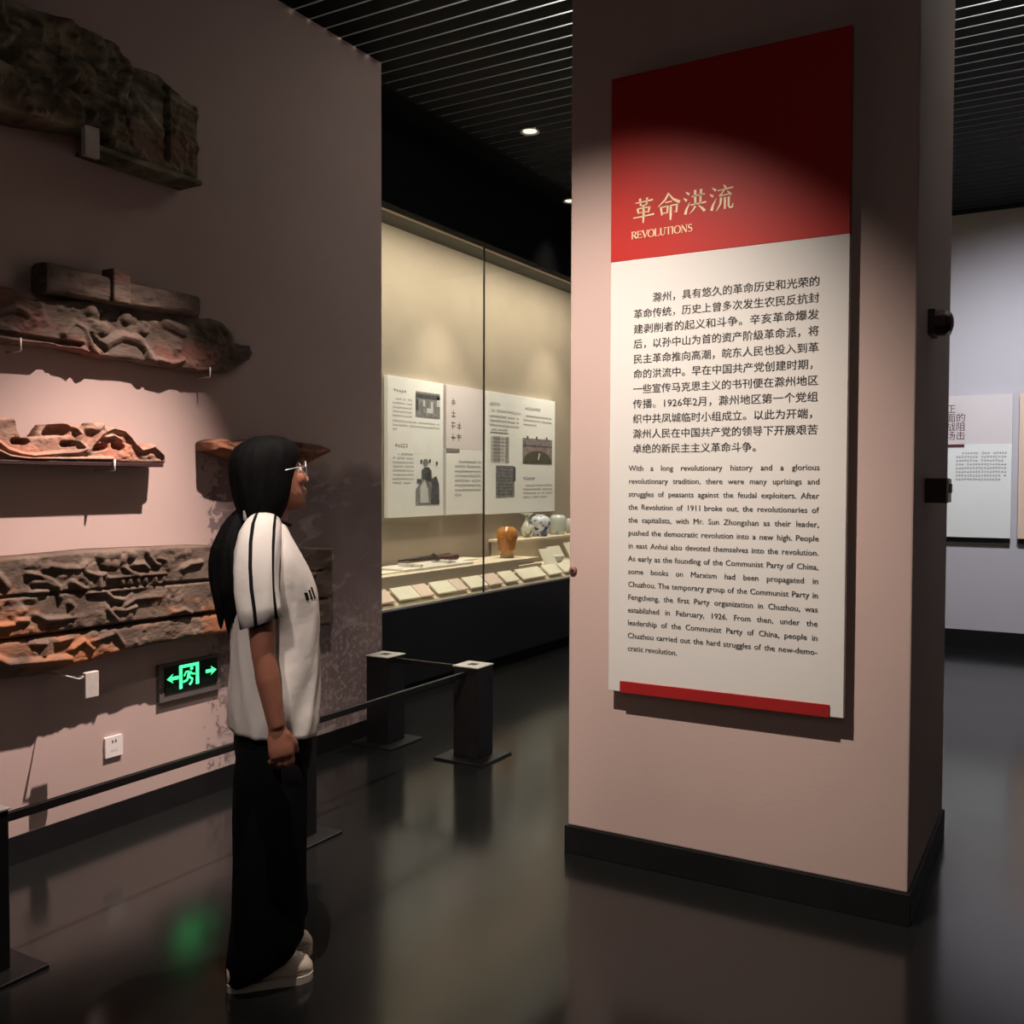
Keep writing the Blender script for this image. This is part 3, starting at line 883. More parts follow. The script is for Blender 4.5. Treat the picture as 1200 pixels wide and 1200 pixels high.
def case_panel(y0, y1, z0, z1, label, split=None):
    p = thing('exhibit_sign', label, 'sign', (CB, (y0 + y1) / 2, z0), 'text panels inside the glass case')
    m = MB(); m.box((CB + .008, y0, z0), (CB + .045, y1, split or z1), 'panel_white'); m.build('panel_board', p, bevel=.0015)
    if split:
        m = MB(); m.box((CB + .008, y0, split), (CB + .0455, y1, z1), 'panel_pink'); m.build('upper_board', p, bevel=.0015)['label'] = 'pale pink upper half'
    m = MB(); m.box((CB + .0008, y0 + .02, z0 + .02), (CB + .008, y1 + (.046 if y1 < 9 else -.02), z1 - .02), 'panel_gap_shade'); m.build('backing_frame', p)  # backing runs on across the gap, its dark colour standing in for shadow there
    return p


def gu(f0, y0, y1): return y0 + f0 * (y1 - y0)


Z0, Z1 = 1.209, 2.366
p = case_panel(6.239, 7.035, Z0, Z1, 'white panel with two black and white photos, leftmost of three in the case')
zz = lambda f: Z1 - f * (Z1 - Z0)
uu = lambda f: gu(f, 6.239, 7.035)
b = MB(); faint_rows(b, fl, uu(.1), uu(.36), zz(.085), 1, .05, .034, 'ink_soft', last=1); faint_rows(b, fl, uu(.08), uu(.43), zz(.15), 5, .034, .02, 'ink_soft', indent=.04, last=1)
faint_rows(b, fl, uu(.08), uu(.93), zz(.305), 3, .034, .02, 'ink_soft', last=.1); faint_rows(b, fl, uu(.12), uu(.34), zz(.475), 1, .05, .034, 'ink_soft', last=1)
faint_rows(b, fl, uu(.08), uu(.45), zz(.54), 8, .034, .02, 'ink_soft', indent=.05, last=.9); b.build('body_lettering', p)
b = MB(); rect(b, fl, uu(.48), zz(.27), uu(.93), zz(.085), .002, 'photo_mid')
rect(b, fl, uu(.48), zz(.13), uu(.93), zz(.10), .003, 'photo_dark'); rect(b, fl, uu(.61), zz(.19), uu(.65), zz(.145), .003, 'photo_light'); rect(b, fl, uu(.68), zz(.235), uu(.80), zz(.20), .003, 'photo_light')
rect(b, fl, uu(.76), zz(.20), uu(.80), zz(.15), .003, 'photo_light'); rect(b, fl, uu(.87), zz(.18), uu(.93), zz(.11), .003, 'photo_light'); rect(b, fl, uu(.48), zz(.22), uu(.53), zz(.14), .003, 'photo_dark')
b.build('building_photo', p)['label'] = 'black and white photo of a building front'
b = MB()
poly(b, fl, [(uu(.58), zz(.74)), (uu(.585), zz(.66)), (uu(.64), zz(.635)), (uu(.72), zz(.635)), (uu(.77), zz(.66)), (uu(.79), zz(.76)), (uu(.92), zz(.80)), (uu(.92), zz(.915)), (uu(.48), zz(.915)), (uu(.48), zz(.80))], .002, 'photo_mid')
poly(b, fl, [(uu(.59), zz(.72)), (uu(.595), zz(.665)), (uu(.645), zz(.64)), (uu(.715), zz(.64)), (uu(.76), zz(.665)), (uu(.775), zz(.75))], .003, 'photo_dark')
poly(b, fl, [(uu(.66 + .05 * math.cos(a)), zz(.602 + .028 * math.sin(a))) for a in [-2 * PI * k / 12 for k in range(12)]], .003, 'photo_mid')
for cx_, cz_ in ((.58, .595), (.74, .59), (.87, .605)):
    poly(b, fl, [(uu(cx_ + .02 * math.cos(a)), zz(cz_ + .016 * math.sin(a))) for a in [-2 * PI * k / 8 for k in range(8)]], .003, 'photo_dark')
poly(b, fl, [(uu(.56), zz(.90)), (uu(.56), zz(.78)), (uu(.64), zz(.73)), (uu(.70), zz(.80)), (uu(.72), zz(.90))], .004, 'photo_light')
poly(b, fl, [(uu(.76), zz(.91)), (uu(.78), zz(.72)), (uu(.86), zz(.70)), (uu(.91), zz(.76)), (uu(.92), zz(.91))], .004, 'photo_dark')
rect(b, fl, uu(.50), zz(.75), uu(.58), zz(.725), .004, 'photo_dark')
b.build('group_photo', p)['label'] = 'black and white cut-out photo of a man in a dark robe above a seated group'

p = case_panel(7.085, 7.690, Z0, Z1, 'narrow panel with pink top and white foot, middle of three in the case', split=1.80)
u2 = lambda f: gu(f, 7.085, 7.690)
b = MB()
for k, n in enumerate((1, 1, 2, 2)):
    for q in range(n):
        faint_rows(b, fl, u2(.12 + q * .15), u2(.12 + q * .15) + .085, 2.255 - k * .105, 1, 1, .075, 'ink_grey', last=1)
b.build('title_lettering', p)
b = MB(); b.box((CB + .04, u2(0), 1.775), (CB + .049, u2(.34), 1.803), 'ink_grey'); b.build('title_rule', p)
b = MB(); faint_rows(b, fl, u2(.22), u2(.97), 1.70, 8, .043, .026, 'ink_grey', indent=.06, last=.25); b.build('body_lettering', p)

p = case_panel(7.775, 9.143, Z0 - .012, Z1, 'wide white panel with a bridge photo and old documents, rightmost in the case')
u3 = lambda f: gu(f, 7.775, 9.143)
z3 = lambda f: Z1 - f * (Z1 - Z0 + .012)
b = MB()
faint_rows(b, fl, u3(.03), u3(.17), z3(.085), 1, 1, .036, 'ink_soft', last=1); faint_rows(b, fl, u3(.05), u3(.48), z3(.14), 1, 1, .03, 'ink_soft', last=1)
faint_rows(b, fl, u3(.03), u3(.45), z3(.19), 4, .042, .024, 'ink_grey', last=.6)
faint_rows(b, fl, u3(.50), u3(.77), z3(.085), 1, 1, .034, 'ink_grey', last=1); faint_rows(b, fl, u3(.50), u3(.95), z3(.155), 3, .044, .024, 'ink_grey', indent=.05, last=.45)
faint_rows(b, fl, u3(.50), u3(.73), z3(.69), 1, 1, .034, 'ink_grey', last=1); faint_rows(b, fl, u3(.50), u3(.96), z3(.755), 4, .04, .024, 'ink_grey', indent=.05, last=.8)
b.build('body_lettering', p)
b = MB(); rect(b, fl, u3(.49), z3(.575), u3(.95), z3(.355), .002, 'photo_brown'); rect(b, fl, u3(.49), z3(.40), u3(.95), z3(.375), .003, 'photo_mid'); rect(b, fl, u3(.49), z3(.425), u3(.95), z3(.415), .003, 'photo_dark')
poly(b, fl, [(u3(.50), z3(.575)), (u3(.94), z3(.575))] + [(u3(.72 + .22 * math.cos(a)), z3(.56 - .10 * math.sin(a))) for a in [PI * k / 14 for k in range(15)]], .003, 'photo_water')
poly(b, fl, [(u3(.715), z3(.54)), (u3(.735), z3(.54)), (u3(.755), z3(.48)), (u3(.735), z3(.48))], .004, 'photo_light')
for q in (.55, .69, .85):
    rect(b, fl, u3(q), z3(.36), u3(q + .025), z3(.335), .002, 'photo_dark')
b.build('bridge_photo', p)['label'] = 'photo of a single arched stone bridge'
b = MB()
for q0, q1, mm in ((.04, .07, 'photo_light'), (.075, .17, 'ink_soft'), (.18, .23, 'photo_light'), (.24, .29, 'ink_soft')):
    rect(b, fl, u3(q0), z3(.575), u3(q1), z3(.36), .002, mm)
faint_rows(b, fl, u3(.05), u3(.28), z3(.37), 7, .034, .02, 'ink_grey', last=.9, d=.003); rect(b, fl, u3(.03), z3(.335), u3(.28), z3(.327), .002, 'ink_grey')
b.build('document_picture', p)['label'] = 'grey picture of old printed pages'
b = MB(); rect(b, fl, u3(.11), z3(.865), u3(.37), z3(.60), .002, 'photo_mid')
faint_rows(b, fl, u3(.12), u3(.36), z3(.61), 9, .032, .022, 'photo_dark', last=1, d=.003); rect(b, fl, u3(.355), z3(.73), u3(.385), z3(.61), .003, 'photo_dark')
b.build('manuscript_picture', p)['label'] = 'darker grey picture of a written page'


# ================================================================== carved timbers on the left wall
R5 = [
    ( [(2.299, 1.163), (2.315, 1.172), (2.373, 1.158), (2.449, 1.152), (2.475, 1.169)] , 0.014 , 0.02 ),
    ( [(2.414, 1.102), (2.448, 1.08), (2.491, 1.056), (2.563, 1.049)] , 0.014 , 0.02 ),
    ( [(2.458, 1.163), (2.475, 1.135), (2.527, 1.119), (2.563, 1.12)] , 0.014 , 0.02 ),
    ( [(2.538, 1.118), (2.541, 1.063)] , 0.018 , 0.02 ),
    ( [(2.555, 1.195)] , 0.028 , 0.02 ),
    ( [(2.592, 1.196)] , 0.028 , 0.02 ),
    ( [(2.619, 1.198)] , 0.026 , 0.02 ),
    ( [(2.568, 1.164)] , 0.026 , 0.02 ),
    ( [(2.61, 1.158)] , 0.026 , 0.02 ),
    ( [(2.647, 1.173)] , 0.024 , 0.02 ),
    ( [(2.695, 1.189)] , 0.024 , 0.02 ),
    ( [(2.647, 1.145), (2.685, 1.118), (2.733, 1.098)] , 0.014 , 0.02 ),
    ( [(2.704, 1.149), (2.753, 1.149), (2.777, 1.127)] , 0.014 , 0.02 ),
    ( [(2.773, 1.201), (2.783, 1.18), (2.813, 1.145), (2.833, 1.139)] , 0.014 , 0.02 ),
    ( [(2.833, 1.168), (2.869, 1.157), (2.879, 1.119)] , 0.014 , 0.02 ),
    ( [(2.581, 1.103), (2.713, 1.102), (2.873, 1.099)] , 0.009 , 0.02 ),
    ( [(2.599, 1.05), (2.732, 1.052), (2.852, 1.055)] , 0.009 , 0.02 ),
    ( [(2.646, 1.087), (2.65, 1.072)] , 0.01 , 0.02 ),
    ( [(2.684, 1.086), (2.688, 1.071)] , 0.01 , 0.02 ),
    ( [(2.723, 1.085), (2.727, 1.07)] , 0.01 , 0.02 ),
    ( [(2.762, 1.085), (2.766, 1.07)] , 0.01 , 0.02 ),
    ( [(2.812, 1.084), (2.816, 1.069)] , 0.01 , 0.02 ),
    ( [(2.858, 1.083), (2.862, 1.068)] , 0.01 , 0.02 ),
    ( [(2.228, 1.151), (2.267, 1.14), (2.323, 1.113), (2.355, 1.088), (2.363, 1.043)] , 0.014 , 0.02 ),
    ( [(2.251, 1.113), (2.298, 1.112), (2.339, 1.09)] , 0.014 , 0.02 ),
    ( [(2.234, 1.07), (2.266, 1.075), (2.306, 1.071)] , 0.014 , 0.02 ),
    ( [(2.078, 1.163), (2.114, 1.146), (2.143, 1.108)] , 0.02 , 0.02 ),
    ( [(2.563, 1.046), (2.599, 1.018), (2.645, 1.006)] , 0.014 , 0.02 ),
    ( [(2.655, 0.981), (2.703, 1.004), (2.842, 1.002)] , 0.014 , 0.02 ),
    ( [(2.958, 1.113), (3.001, 1.131), (3.068, 1.135)] , 0.014 , 0.02 ),
    ( [(2.257, 0.988), (2.297, 0.965), (2.354, 0.961), (2.421, 0.961)] , 0.014 , 0.02 ),
    ( [(2.404, 1.019), (2.421, 0.999), (2.412, 0.977)] , 0.014 , 0.02 ),
    ( [(2.179, 0.976), (2.225, 0.97)] , 0.014 , 0.02 ),
    ( [(2.075, 0.971), (2.119, 0.962), (2.164, 0.963)] , 0.014 , 0.02 ),
    ( [(2.571, 0.978), (2.616, 0.929)] , 0.014 , 0.02 ),
    ( [(2.608, 0.97), (2.654, 0.961), (2.712, 0.97)] , 0.014 , 0.02 ),
    ( [(2.914, 0.923), (2.967, 0.929), (3.01, 0.907)] , 0.014 , 0.02 ),
    ( [(2.256, 0.878), (2.303, 0.871), (2.295, 0.828)] , 0.014 , 0.02 ),
    ( [(2.353, 0.872), (2.411, 0.879)] , 0.014 , 0.02 ),
    ( [(2.411, 0.833), (2.463, 0.86), (2.506, 0.819)] , 0.014 , 0.02 ),
    ( [(2.507, 0.854), (2.597, 0.868)] , 0.014 , 0.02 ),
    ( [(2.607, 0.883), (2.653, 0.817)] , 0.014 , 0.02 ),
    ( [(2.074, 0.863), (2.147, 0.816), (2.223, 0.81), (2.402, 0.797)] , 0.02 , 0.02 ),
    ( [(3.302, 1.119), (3.453, 1.08), (3.479, 1.003)] , 0.014 , 0.02 ),
    ( [(3.533, 1.122), (3.642, 1.085), (3.697, 0.993)] , 0.014 , 0.02 ),
    ( [(3.559, 0.977), (3.726, 0.971), (3.843, 1.031)] , 0.014 , 0.02 ),
]
R3 = [
    ( [(2.503, 1.617), (2.523, 1.646), (2.57, 1.695), (2.624, 1.72), (2.68, 1.711), (2.729, 1.666), (2.764, 1.634), (2.809, 1.644), (2.838, 1.654)] , 0.016 , 0.022 ),
    ( [(2.583, 1.681), (2.624, 1.691), (2.665, 1.672)] , 0.011 , 0.02 ),
    ( [(2.134, 1.643), (2.167, 1.618), (2.217, 1.604), (2.269, 1.598), (2.365, 1.608), (2.464, 1.616), (2.516, 1.635)] , 0.012 , 0.02 ),
    ( [(2.133, 1.612), (2.177, 1.594), (2.246, 1.587), (2.426, 1.59), (2.623, 1.594)] , 0.01 , 0.02 ),
    ( [(2.453, 1.712), (2.478, 1.69), (2.465, 1.661), (2.49, 1.64)] , 0.014 , 0.02 ),
    ( [(2.517, 1.715), (2.557, 1.711), (2.577, 1.73)] , 0.02 , 0.02 ),
    ( [(2.794, 1.65), (2.838, 1.645), (2.876, 1.615)] , 0.02 , 0.02 ),
    ( [(2.198, 1.65), (2.243, 1.65)] , 0.014 , -0.05 ),
    ( [(2.402, 1.647), (2.44, 1.65)] , 0.014 , -0.05 ),
    ( [(2.543, 1.634), (2.589, 1.643)] , 0.015 , -0.05 ),
    ( [(2.637, 1.65), (2.668, 1.644)] , 0.016 , -0.05 ),
    ( [(2.335, 1.695), (2.409, 1.704)] , 0.026 , -0.06 ),
]
R2 = [
    ( [(2.431, 2.088), (2.471, 2.137), (2.521, 2.117), (2.55, 2.059), (2.581, 2.018)] , 0.018 , 0.02 ),
    ( [(2.48, 2.077)] , 0.05 , 0.02 ),
    ( [(2.44, 2.028), (2.48, 2.015), (2.53, 2.03)] , 0.012 , 0.02 ),
    ( [(2.613, 2.067), (2.699, 2.114), (2.788, 2.107), (2.856, 2.03)] , 0.025 , 0.02 ),
    ( [(2.698, 2.05), (2.787, 2.051)] , 0.03 , -0.03 ),
    ( [(2.891, 2.034), (2.963, 2.023), (3.024, 2.049)] , 0.014 , 0.02 ),
    ( [(3.315, 2.102), (3.386, 2.142), (3.429, 2.126)] , 0.02 , 0.02 ),
    ( [(3.127, 2.212), (3.234, 2.237), (3.301, 2.184)] , 0.03 , 0.02 ),
    ( [(2.159, 2.133), (2.229, 2.16), (2.273, 2.142)] , 0.02 , 0.02 ),
    ( [(2.552, 2.202)] , 0.03 , 0.02 ),
    ( [(2.613, 2.13)] , 0.03 , 0.02 ),
    ( [(2.722, 2.192)] , 0.03 , 0.02 ),
    ( [(2.811, 2.158)] , 0.03 , 0.02 ),
    ( [(2.928, 2.203), (3.026, 2.178)] , 0.03 , 0.02 ),
    ( [(2.158, 2.034), (2.263, 2.031), (2.383, 2.038)] , 0.015 , 0.02 ),
]
C1T = [(1.80, 3.25), (1.947, 3.239), (2.131, 3.269), (2.23, 3.262), (2.334, 3.28), (2.406, 3.29), (2.5, 3.276), (2.598, 3.281), (2.679, 3.229), (2.851, 3.247), (2.965, 3.196), (3.07, 3.176)]
C1B = [(1.80, 2.845), (1.941, 2.848), (2.126, 2.851), (2.259, 2.857), (2.42, 2.886), (2.523, 2.909), (2.53, 2.85), (2.802, 2.833), (2.961, 2.833), (3.067, 2.85)]
C2T = [(1.75, 2.23), (1.971, 2.232), (2.161, 2.233), (2.228, 2.232), (2.255, 2.211), (2.297, 2.201), (2.405, 2.213), (2.599, 2.251), (2.855, 2.312), (3.1, 2.272), (3.14, 2.247), (3.191, 2.262), (3.253, 2.256), (3.306, 2.223), (3.338, 2.171), (3.382, 2.16), (3.449, 2.164), (3.46, 2.137)]
C2B = [(1.75, 2.0), (1.968, 2.008), (2.158, 2.02), (2.294, 2.025), (2.421, 2.031), (2.596, 2.013), (2.763, 2.018), (2.943, 2.008), (3.137, 2.005), (3.293, 2.016), (3.375, 2.061), (3.448, 2.102)]
C3T = [(1.75, 1.70), (2.008, 1.737), (2.135, 1.736), (2.205, 1.737), (2.208, 1.705), (2.222, 1.68), (2.225, 1.667), (2.312, 1.674), (2.32, 1.697), (2.342, 1.722), (2.408, 1.729), (2.507, 1.724), (2.538, 1.725), (2.55, 1.74), (2.583, 1.742), (2.586, 1.724), (2.631, 1.727), (2.677, 1.718), (2.706, 1.695), (2.736, 1.663), (2.766, 1.646), (2.801, 1.659), (2.833, 1.663), (2.868, 1.635), (2.9, 1.599)]
C3B = [(1.75, 1.58), (2.133, 1.58), (2.9, 1.58)]
C4T = [(3.148, 1.679), (3.179, 1.692), (3.22, 1.701), (3.263, 1.699), (3.289, 1.68), (3.344, 1.694), (3.427, 1.706), (3.694, 1.708), (3.789, 1.702), (3.887, 1.697), (3.961, 1.682), (3.982, 1.664)]
C4B = [(3.158, 1.644), (3.262, 1.623), (3.426, 1.577), (3.693, 1.577), (3.821, 1.602), (3.907, 1.635), (3.975, 1.659)]
C5T = [(1.70, 1.212), (2.078, 1.212), (2.281, 1.214), (2.544, 1.221), (2.843, 1.215), (3.081, 1.209), (3.515, 1.18), (3.976, 1.145)]
C5B = [(1.70, 0.79), (1.859, 0.788), (2.072, 0.765), (2.275, 0.748), (2.461, 0.76), (2.663, 0.784), (2.839, 0.79), (3.128, 0.787), (3.974, 0.73)]


def vnoise(y, z, s, seed):
    """smooth value noise on a grid"""
    g = np.random.default_rng(seed).random((64, 64))
    a, c = y * s + 100, z * s + 100
    i, j = np.floor(a).astype(int), np.floor(c).astype(int)
    f, h = a - i, c - j
    f, h = f * f * (3 - 2 * f), h * h * (3 - 2 * h)
    G = lambda p, q: g[p % 64, q % 64]
    return (G(i, j) * (1 - f) + G(i + 1, j) * f) * (1 - h) + (G(i, j + 1) * (1 - f) + G(i + 1, j + 1) * f) * h


def seg_dist(Y, Z, pts):
    d = np.full(Y.shape, 9.0)
    P = [np.array(p) for p in pts]
    if len(P) == 1:
        return np.hypot(Y - P[0][0], Z - P[0][1])
    for a, c in zip(P[:-1], P[1:]):
        e = c - a
        t = np.clip(((Y - a[0]) * e[0] + (Z - a[1]) * e[1]) / (e @ e + 1e-9), 0, 1)
        d = np.minimum(d, np.hypot(Y - a[0] - t * e[0], Z - a[1] - t * e[1]))
    return d


def carving(mb, T, B, x_back, x_front, strokes, grooves, rough, seed, material, nu=220, nv=60, edge=0.02, gscale=16):
    y0, y1 = max(T[0][0], B[0][0]), min(T[-1][0], B[-1][0])
    ys = np.linspace(y0, y1, nu)
    zt = np.interp(ys, [p[0] for p in T], [p[1] for p in T])
    zb = np.interp(ys, [p[0] for p in B], [p[1] for p in B])
    v = np.linspace(0, 1, nv)
    Y = np.repeat(ys[:, None], nv, 1)
    Z = zb[:, None] + (zt - zb)[:, None] * v[None]
    h = rough * (vnoise(Y, Z, gscale, seed) + 0.5 * vnoise(Y, Z, gscale * 2.6, seed + 1) + 0.25 * vnoise(Y, Z, gscale * 6, seed + 2) - 0.9)
    for pts, r, a in strokes:
        q = np.clip(1 - seg_dist(Y, Z, pts) / r, 0, 1)
        if len(pts) == 1:
            q = np.sqrt(np.clip(1 - (seg_dist(Y, Z, pts) / r) ** 2, 0, 1))
        else:
            q = q ** 0.6
        h = np.maximum(h, q * a) if a > 0 else h + q ** 0.5 * a
    for pts, r, a in grooves:
        h = h - a * np.clip(1.6 - 1.6 * seg_dist(Y, Z, pts) / r, 0, 1)
    border = np.minimum(np.minimum(Z - zb[:, None], zt[:, None] - Z), np.minimum(Y - y0, y1 - Y))
    k = np.clip(border / edge, 0, 1)
    X = x_front + h * np.clip(k * 2, 0, 1) - (1 - np.sqrt(1 - (1 - k) ** 2)) * edge * 0.8
    X = np.maximum(X, x_back + 0.012)
    idx = lambda i, j: i * nv + j
    verts = [(X[i, j], Y[i, j], Z[i, j]) for i in range(nu) for j in range(nv)]
    faces = [(idx(i, j), idx(i + 1, j), idx(i + 1, j + 1), idx(i, j + 1)) for i in range(nu - 1) for j in range(nv - 1)]
    nb = len(verts)
    verts += [(x_back, ys[i], zb[i]) for i in range(nu)] + [(x_back, ys[i], zt[i]) for i in range(nu)]
    bb, bt = (lambda i: nb + i), (lambda i: nb + nu + i)
    for i in range(nu - 1):
        faces += [(bb(i), bb(i + 1), idx(i + 1, 0), idx(i, 0)), (idx(i, nv - 1), idx(i + 1, nv - 1), bt(i + 1), bt(i)), (bb(i), bt(i), bt(i + 1), bb(i + 1))]
    faces += [tuple([bb(0)] + [idx(0, j) for j in range(nv)] + [bt(0)]), tuple([bt(nu - 1)] + [idx(nu - 1, j) for j in range(nv - 1, -1, -1)] + [bb(nu - 1)])]
    mb.add(verts, faces, material)


def pin(y, z0, z1, x, label):
    """hooked steel pin holding a carving off the wall"""
    b = MB()
    b.tube([(WX - 0.01, y, z0), (x, y, z0), (x + 0.004, y, z0 + 0.004), (x + 0.004, y, z1)], 0.0035, 'pin_steel', n=8)
    tag(b.build('mounting_pin', smooth=True), label, 'bracket', 'pins under the carvings')


# topmost carving
t = thing('carved_beam', 'large dim carved beam end high on the left wall, topmost of the carvings', 'carving', (WX, 2.45, 2.85))
r = np.random.default_rng(3)
st = [([(float(y), float(z)), (float(y) + float(r.uniform(-.05, .05)), float(z) + float(r.uniform(-.06, .06)))], float(r.uniform(.02, .035)), float(r.uniform(.02, .045))) for y, z in zip(r.uniform(1.85, 2.72, 46), r.uniform(2.88, 3.26, 46))]
b = MB(); carving(b, [p for p in C1T if p[0] <= 2.68], [p for p in C1B if p[0] < 2.52] + [(2.52, 2.905), (2.68, 2.9)], WX + .005, WX + .17, st, [([(1.8, 3.06), (2.68, 3.02)], .018, .05)], .05, 5, 'wood_top'); b.build('relief_block', t, smooth=True)
b = MB(); carving(b, [(2.62, 3.262), (2.68, 3.23), (2.851, 3.247), (2.965, 3.196), (3.07, 3.176)], [(2.53, 2.862), (2.62, 2.86), (2.80, 2.845), (2.961, 2.845), (3.067, 2.86)], WX + .005, WX + .14, [([(2.66, 3.2), (3.05, 3.13)], .02, .02), ([(2.9, 3.2), (2.9, 2.9)], .012, .02), ([(2.72, 3.1), (2.85, 3.0)], .03, .02)], [([(2.88, 3.2), (2.885, 2.9)], .012, .03)], .03, 9, 'wood_top', nu=120); b.build('plain_block', t, smooth=True)
b = MB(); b.box((WX + .005, 2.54, 2.825), (WX + .16, 3.068, 2.848), 'wood_top'); b.build('base_board', t, bevel=.003)
b = MB(); b.box((WX + .150, 2.463, 2.785), (WX + .176, 2.530, 2.905), 'bracket_grey'); tag(b.build('wall_bracket', bevel=.003), 'pale upright bracket under the topmost carving, high on the wall', 'bracket')

# second carving
t = thing('carved_beam', 'long brown carved beam with a squared beam along its top, second carving from the top', 'carving', (WX, 2.7, 2.0))
b = MB(); carving(b, C2T, C2B, WX + .005, WX + .075, R2, [([(1.8, 2.06), (2.5, 2.05)], .012, .03), ([(2.55, 2.10), (2.62, 2.04)], .01, .03)], .03, 21, 'wood_second'); b.build('carved_body', t, smooth=True)
b = MB()
rings = []
for f in np.linspace(0, 1, 15):
    yy = 2.33 + f * (3.085 - 2.33)
    zc, rz = 2.288 + f * .002 + .004 * math.sin(f * 9), .057 - .012 * f
    sq = lambda v: math.copysign(abs(v) ** .45, v)
    rings.append([(WX + .070 + (.050 + .006 * vnoise(np.array([yy * 9.0 + k]), np.array([k * .7]), 1.0, 88)[0]) * sq(math.cos(2 * PI * k / 28)), yy, zc + (rz + .006 * vnoise(np.array([yy * 7.0]), np.array([k * .9]), 1.0, 89)[0]) * sq(math.sin(2 * PI * k / 28))) for k in range(28)])
b.loft(rings, 'wood_second'); b.build('top_beam', t, bevel=.004)
b = MB(); b.box((WX + .06, 2.616, 2.24), (WX + .14, 2.70, 2.376), 'wood_second'); b.build('clamp_block', t, bevel=.006)
pin(2.24, 1.995, 2.045, WX + .085, 'pale pin under the left end of the second carving')
pin(3.17, 1.985, 2.03, WX + .085, 'pale pin under the right end of the second carving')

# third carving on its board
t = thing('carved_fragment', 'small orange scroll carving resting on a thin dark board on the left wall', 'carving', (WX, 2.4, 1.58))
b = MB(); carving(b, C3T, C3B, WX + .02, WX + .105, R3, [], .016, 31, 'wood_orange', nu=260, edge=.012); b.build('carved_body', t, smooth=True)
b = MB(); b.box((WX, 1.75, 1.563), (WX + .118, 2.877, 1.5795), 'alarm_dark'); tag(b.build('support_shelf', bevel=.002), 'thin dark board under the small orange carving', 'shelf')
pin(2.621, 1.545, 1.59, WX + .124, 'pale pin at the edge of the thin board under the orange carving')

# fourth carving behind the visitor
t = thing('carved_fragment', 'small dark curled carving on the wall behind the visitor\'s head', 'carving', (WX, 3.6, 1.58))
b = MB(); carving(b, C4T, C4B, WX + .005, WX + .12, [([(3.2, 1.66), (3.3, 1.64), (3.5, 1.66)], .02, .02), ([(3.7, 1.66), (3.85, 1.65), (3.95, 1.67)], .016, .018), ([(3.78, 1.63), (3.84, 1.66)], .014, .02)], [], .02, 41, 'wood_fourth', nu=160); b.build('carved_body', t, smooth=True)

# long relief panel
t = thing('carved_relief', 'long low scroll relief with old orange paint, lowest carving, above the exit sign', 'carving', (WX, 2.8, 0.75))
b = MB()
cut = [(1.70, .918), (3.14, .90), (3.98, .885)]
carving(b, C5T, cut, WX + .01, WX + .13, R5, [([(1.7, 1.078), (2.96, 1.049), (3.9, 1.03)], .008, .02)], .022, 51, 'wood_panel', nu=330, nv=56, edge=.012)
b.build('upper_plank', t, smooth=True)
b = MB(); carving(b, [(y, z - .008) for y, z in cut], C5B, WX + .01, WX + .125, R5, [], .022, 55, 'wood_panel', nu=300, nv=40, edge=.03); b.build('lower_plank', t, smooth=True)
t = thing('wall_bracket', 'small pale grey tab on a peg under the relief panel, left of the exit sign', 'bracket', (WX, 2.6, .585))
b = MB(); b.box((WX + .18, 2.422, .640), (WX + .20, 2.484, .743), 'bracket_grey'); b.build('bracket_box', t, bevel=.003)
b = MB(); b.tube([(WX - .005, 2.40, .727), (WX + .19, 2.40, .727), (WX + .19, 2.43, .727)], .005, 'pin_steel', n=8); b.build('peg', t, smooth=True)

# ================================================================== exit sign and socket
t = thing('exit_sign', 'glowing green running man exit sign with two arrows, low on the left wall', 'sign', (WX, 3.1, .5))
fx = left_map(WX + .03)
b = MB(); b.prism([(2.925, .503), (3.286, .503), (3.286, .672), (2.925, .672)], left_map(WX), 0, .022, 'sign_frame'); b.build('frame', t, bevel=.004)
b = MB(); b.prism([(2.952, .545), (3.258, .545), (3.258, .660), (2.952, .660)], left_map(WX), .02, .03, 'sign_black'); b.build('screen', t)
E2Y = lambda x: 2.929 + (x - 130) / 880 * .298
b = MB()
def pic(pts, d=.002): poly(b, fx, pts, d, 'sign_green')
D0, D1, DB, DT = 3.028, 3.143, .549, .657
w_ = .018
rect(b, fx, D0, DB, D0 + w_, DT, .002, 'sign_green'); rect(b, fx, D1 - w_, DB + .006, D1, DT, .002, 'sign_green'); rect(b, fx, D0 + w_, DT - .014, D1 - w_, DT, .002, 'sign_green')
for side, tip, s in ((-1, 2.958, 1), (1, 3.250, -1)):
    T_ = lambda du, dv: (tip + s * du, .604 + dv)
    P = [T_(0, 0), T_(.036, -.022), T_(.028, -.008), T_(.066, -.008), T_(.066, .008), T_(.028, .008), T_(.036, .022)]
    pic(P if s > 0 else P[::-1])
for pts, ww in (([(3.088, .620), (3.080, .596)], .018), ([(3.086, .622), (3.066, .622), (3.056, .604)], .008), ([(3.092, .620), (3.104, .608), (3.120, .606)], .008),
                ([(3.080, .597), (3.072, .583), (3.050, .578)], .011), ([(3.084, .597), (3.104, .584), (3.098, .568), (3.086, .560)], .011)):
    stroke(b, [(u * 1000, v * 1000) for u, v in pts], ww * 1000, fx, 0, 0, .001, 'sign_green', .002)
pic([(3.100 + .009 * math.cos(2 * PI * k / 10), .634 + .009 * math.sin(2 * PI * k / 10)) for k in range(10)])
b.build('pictogram', t)['label'] = 'lit green running man, doorway and arrows'

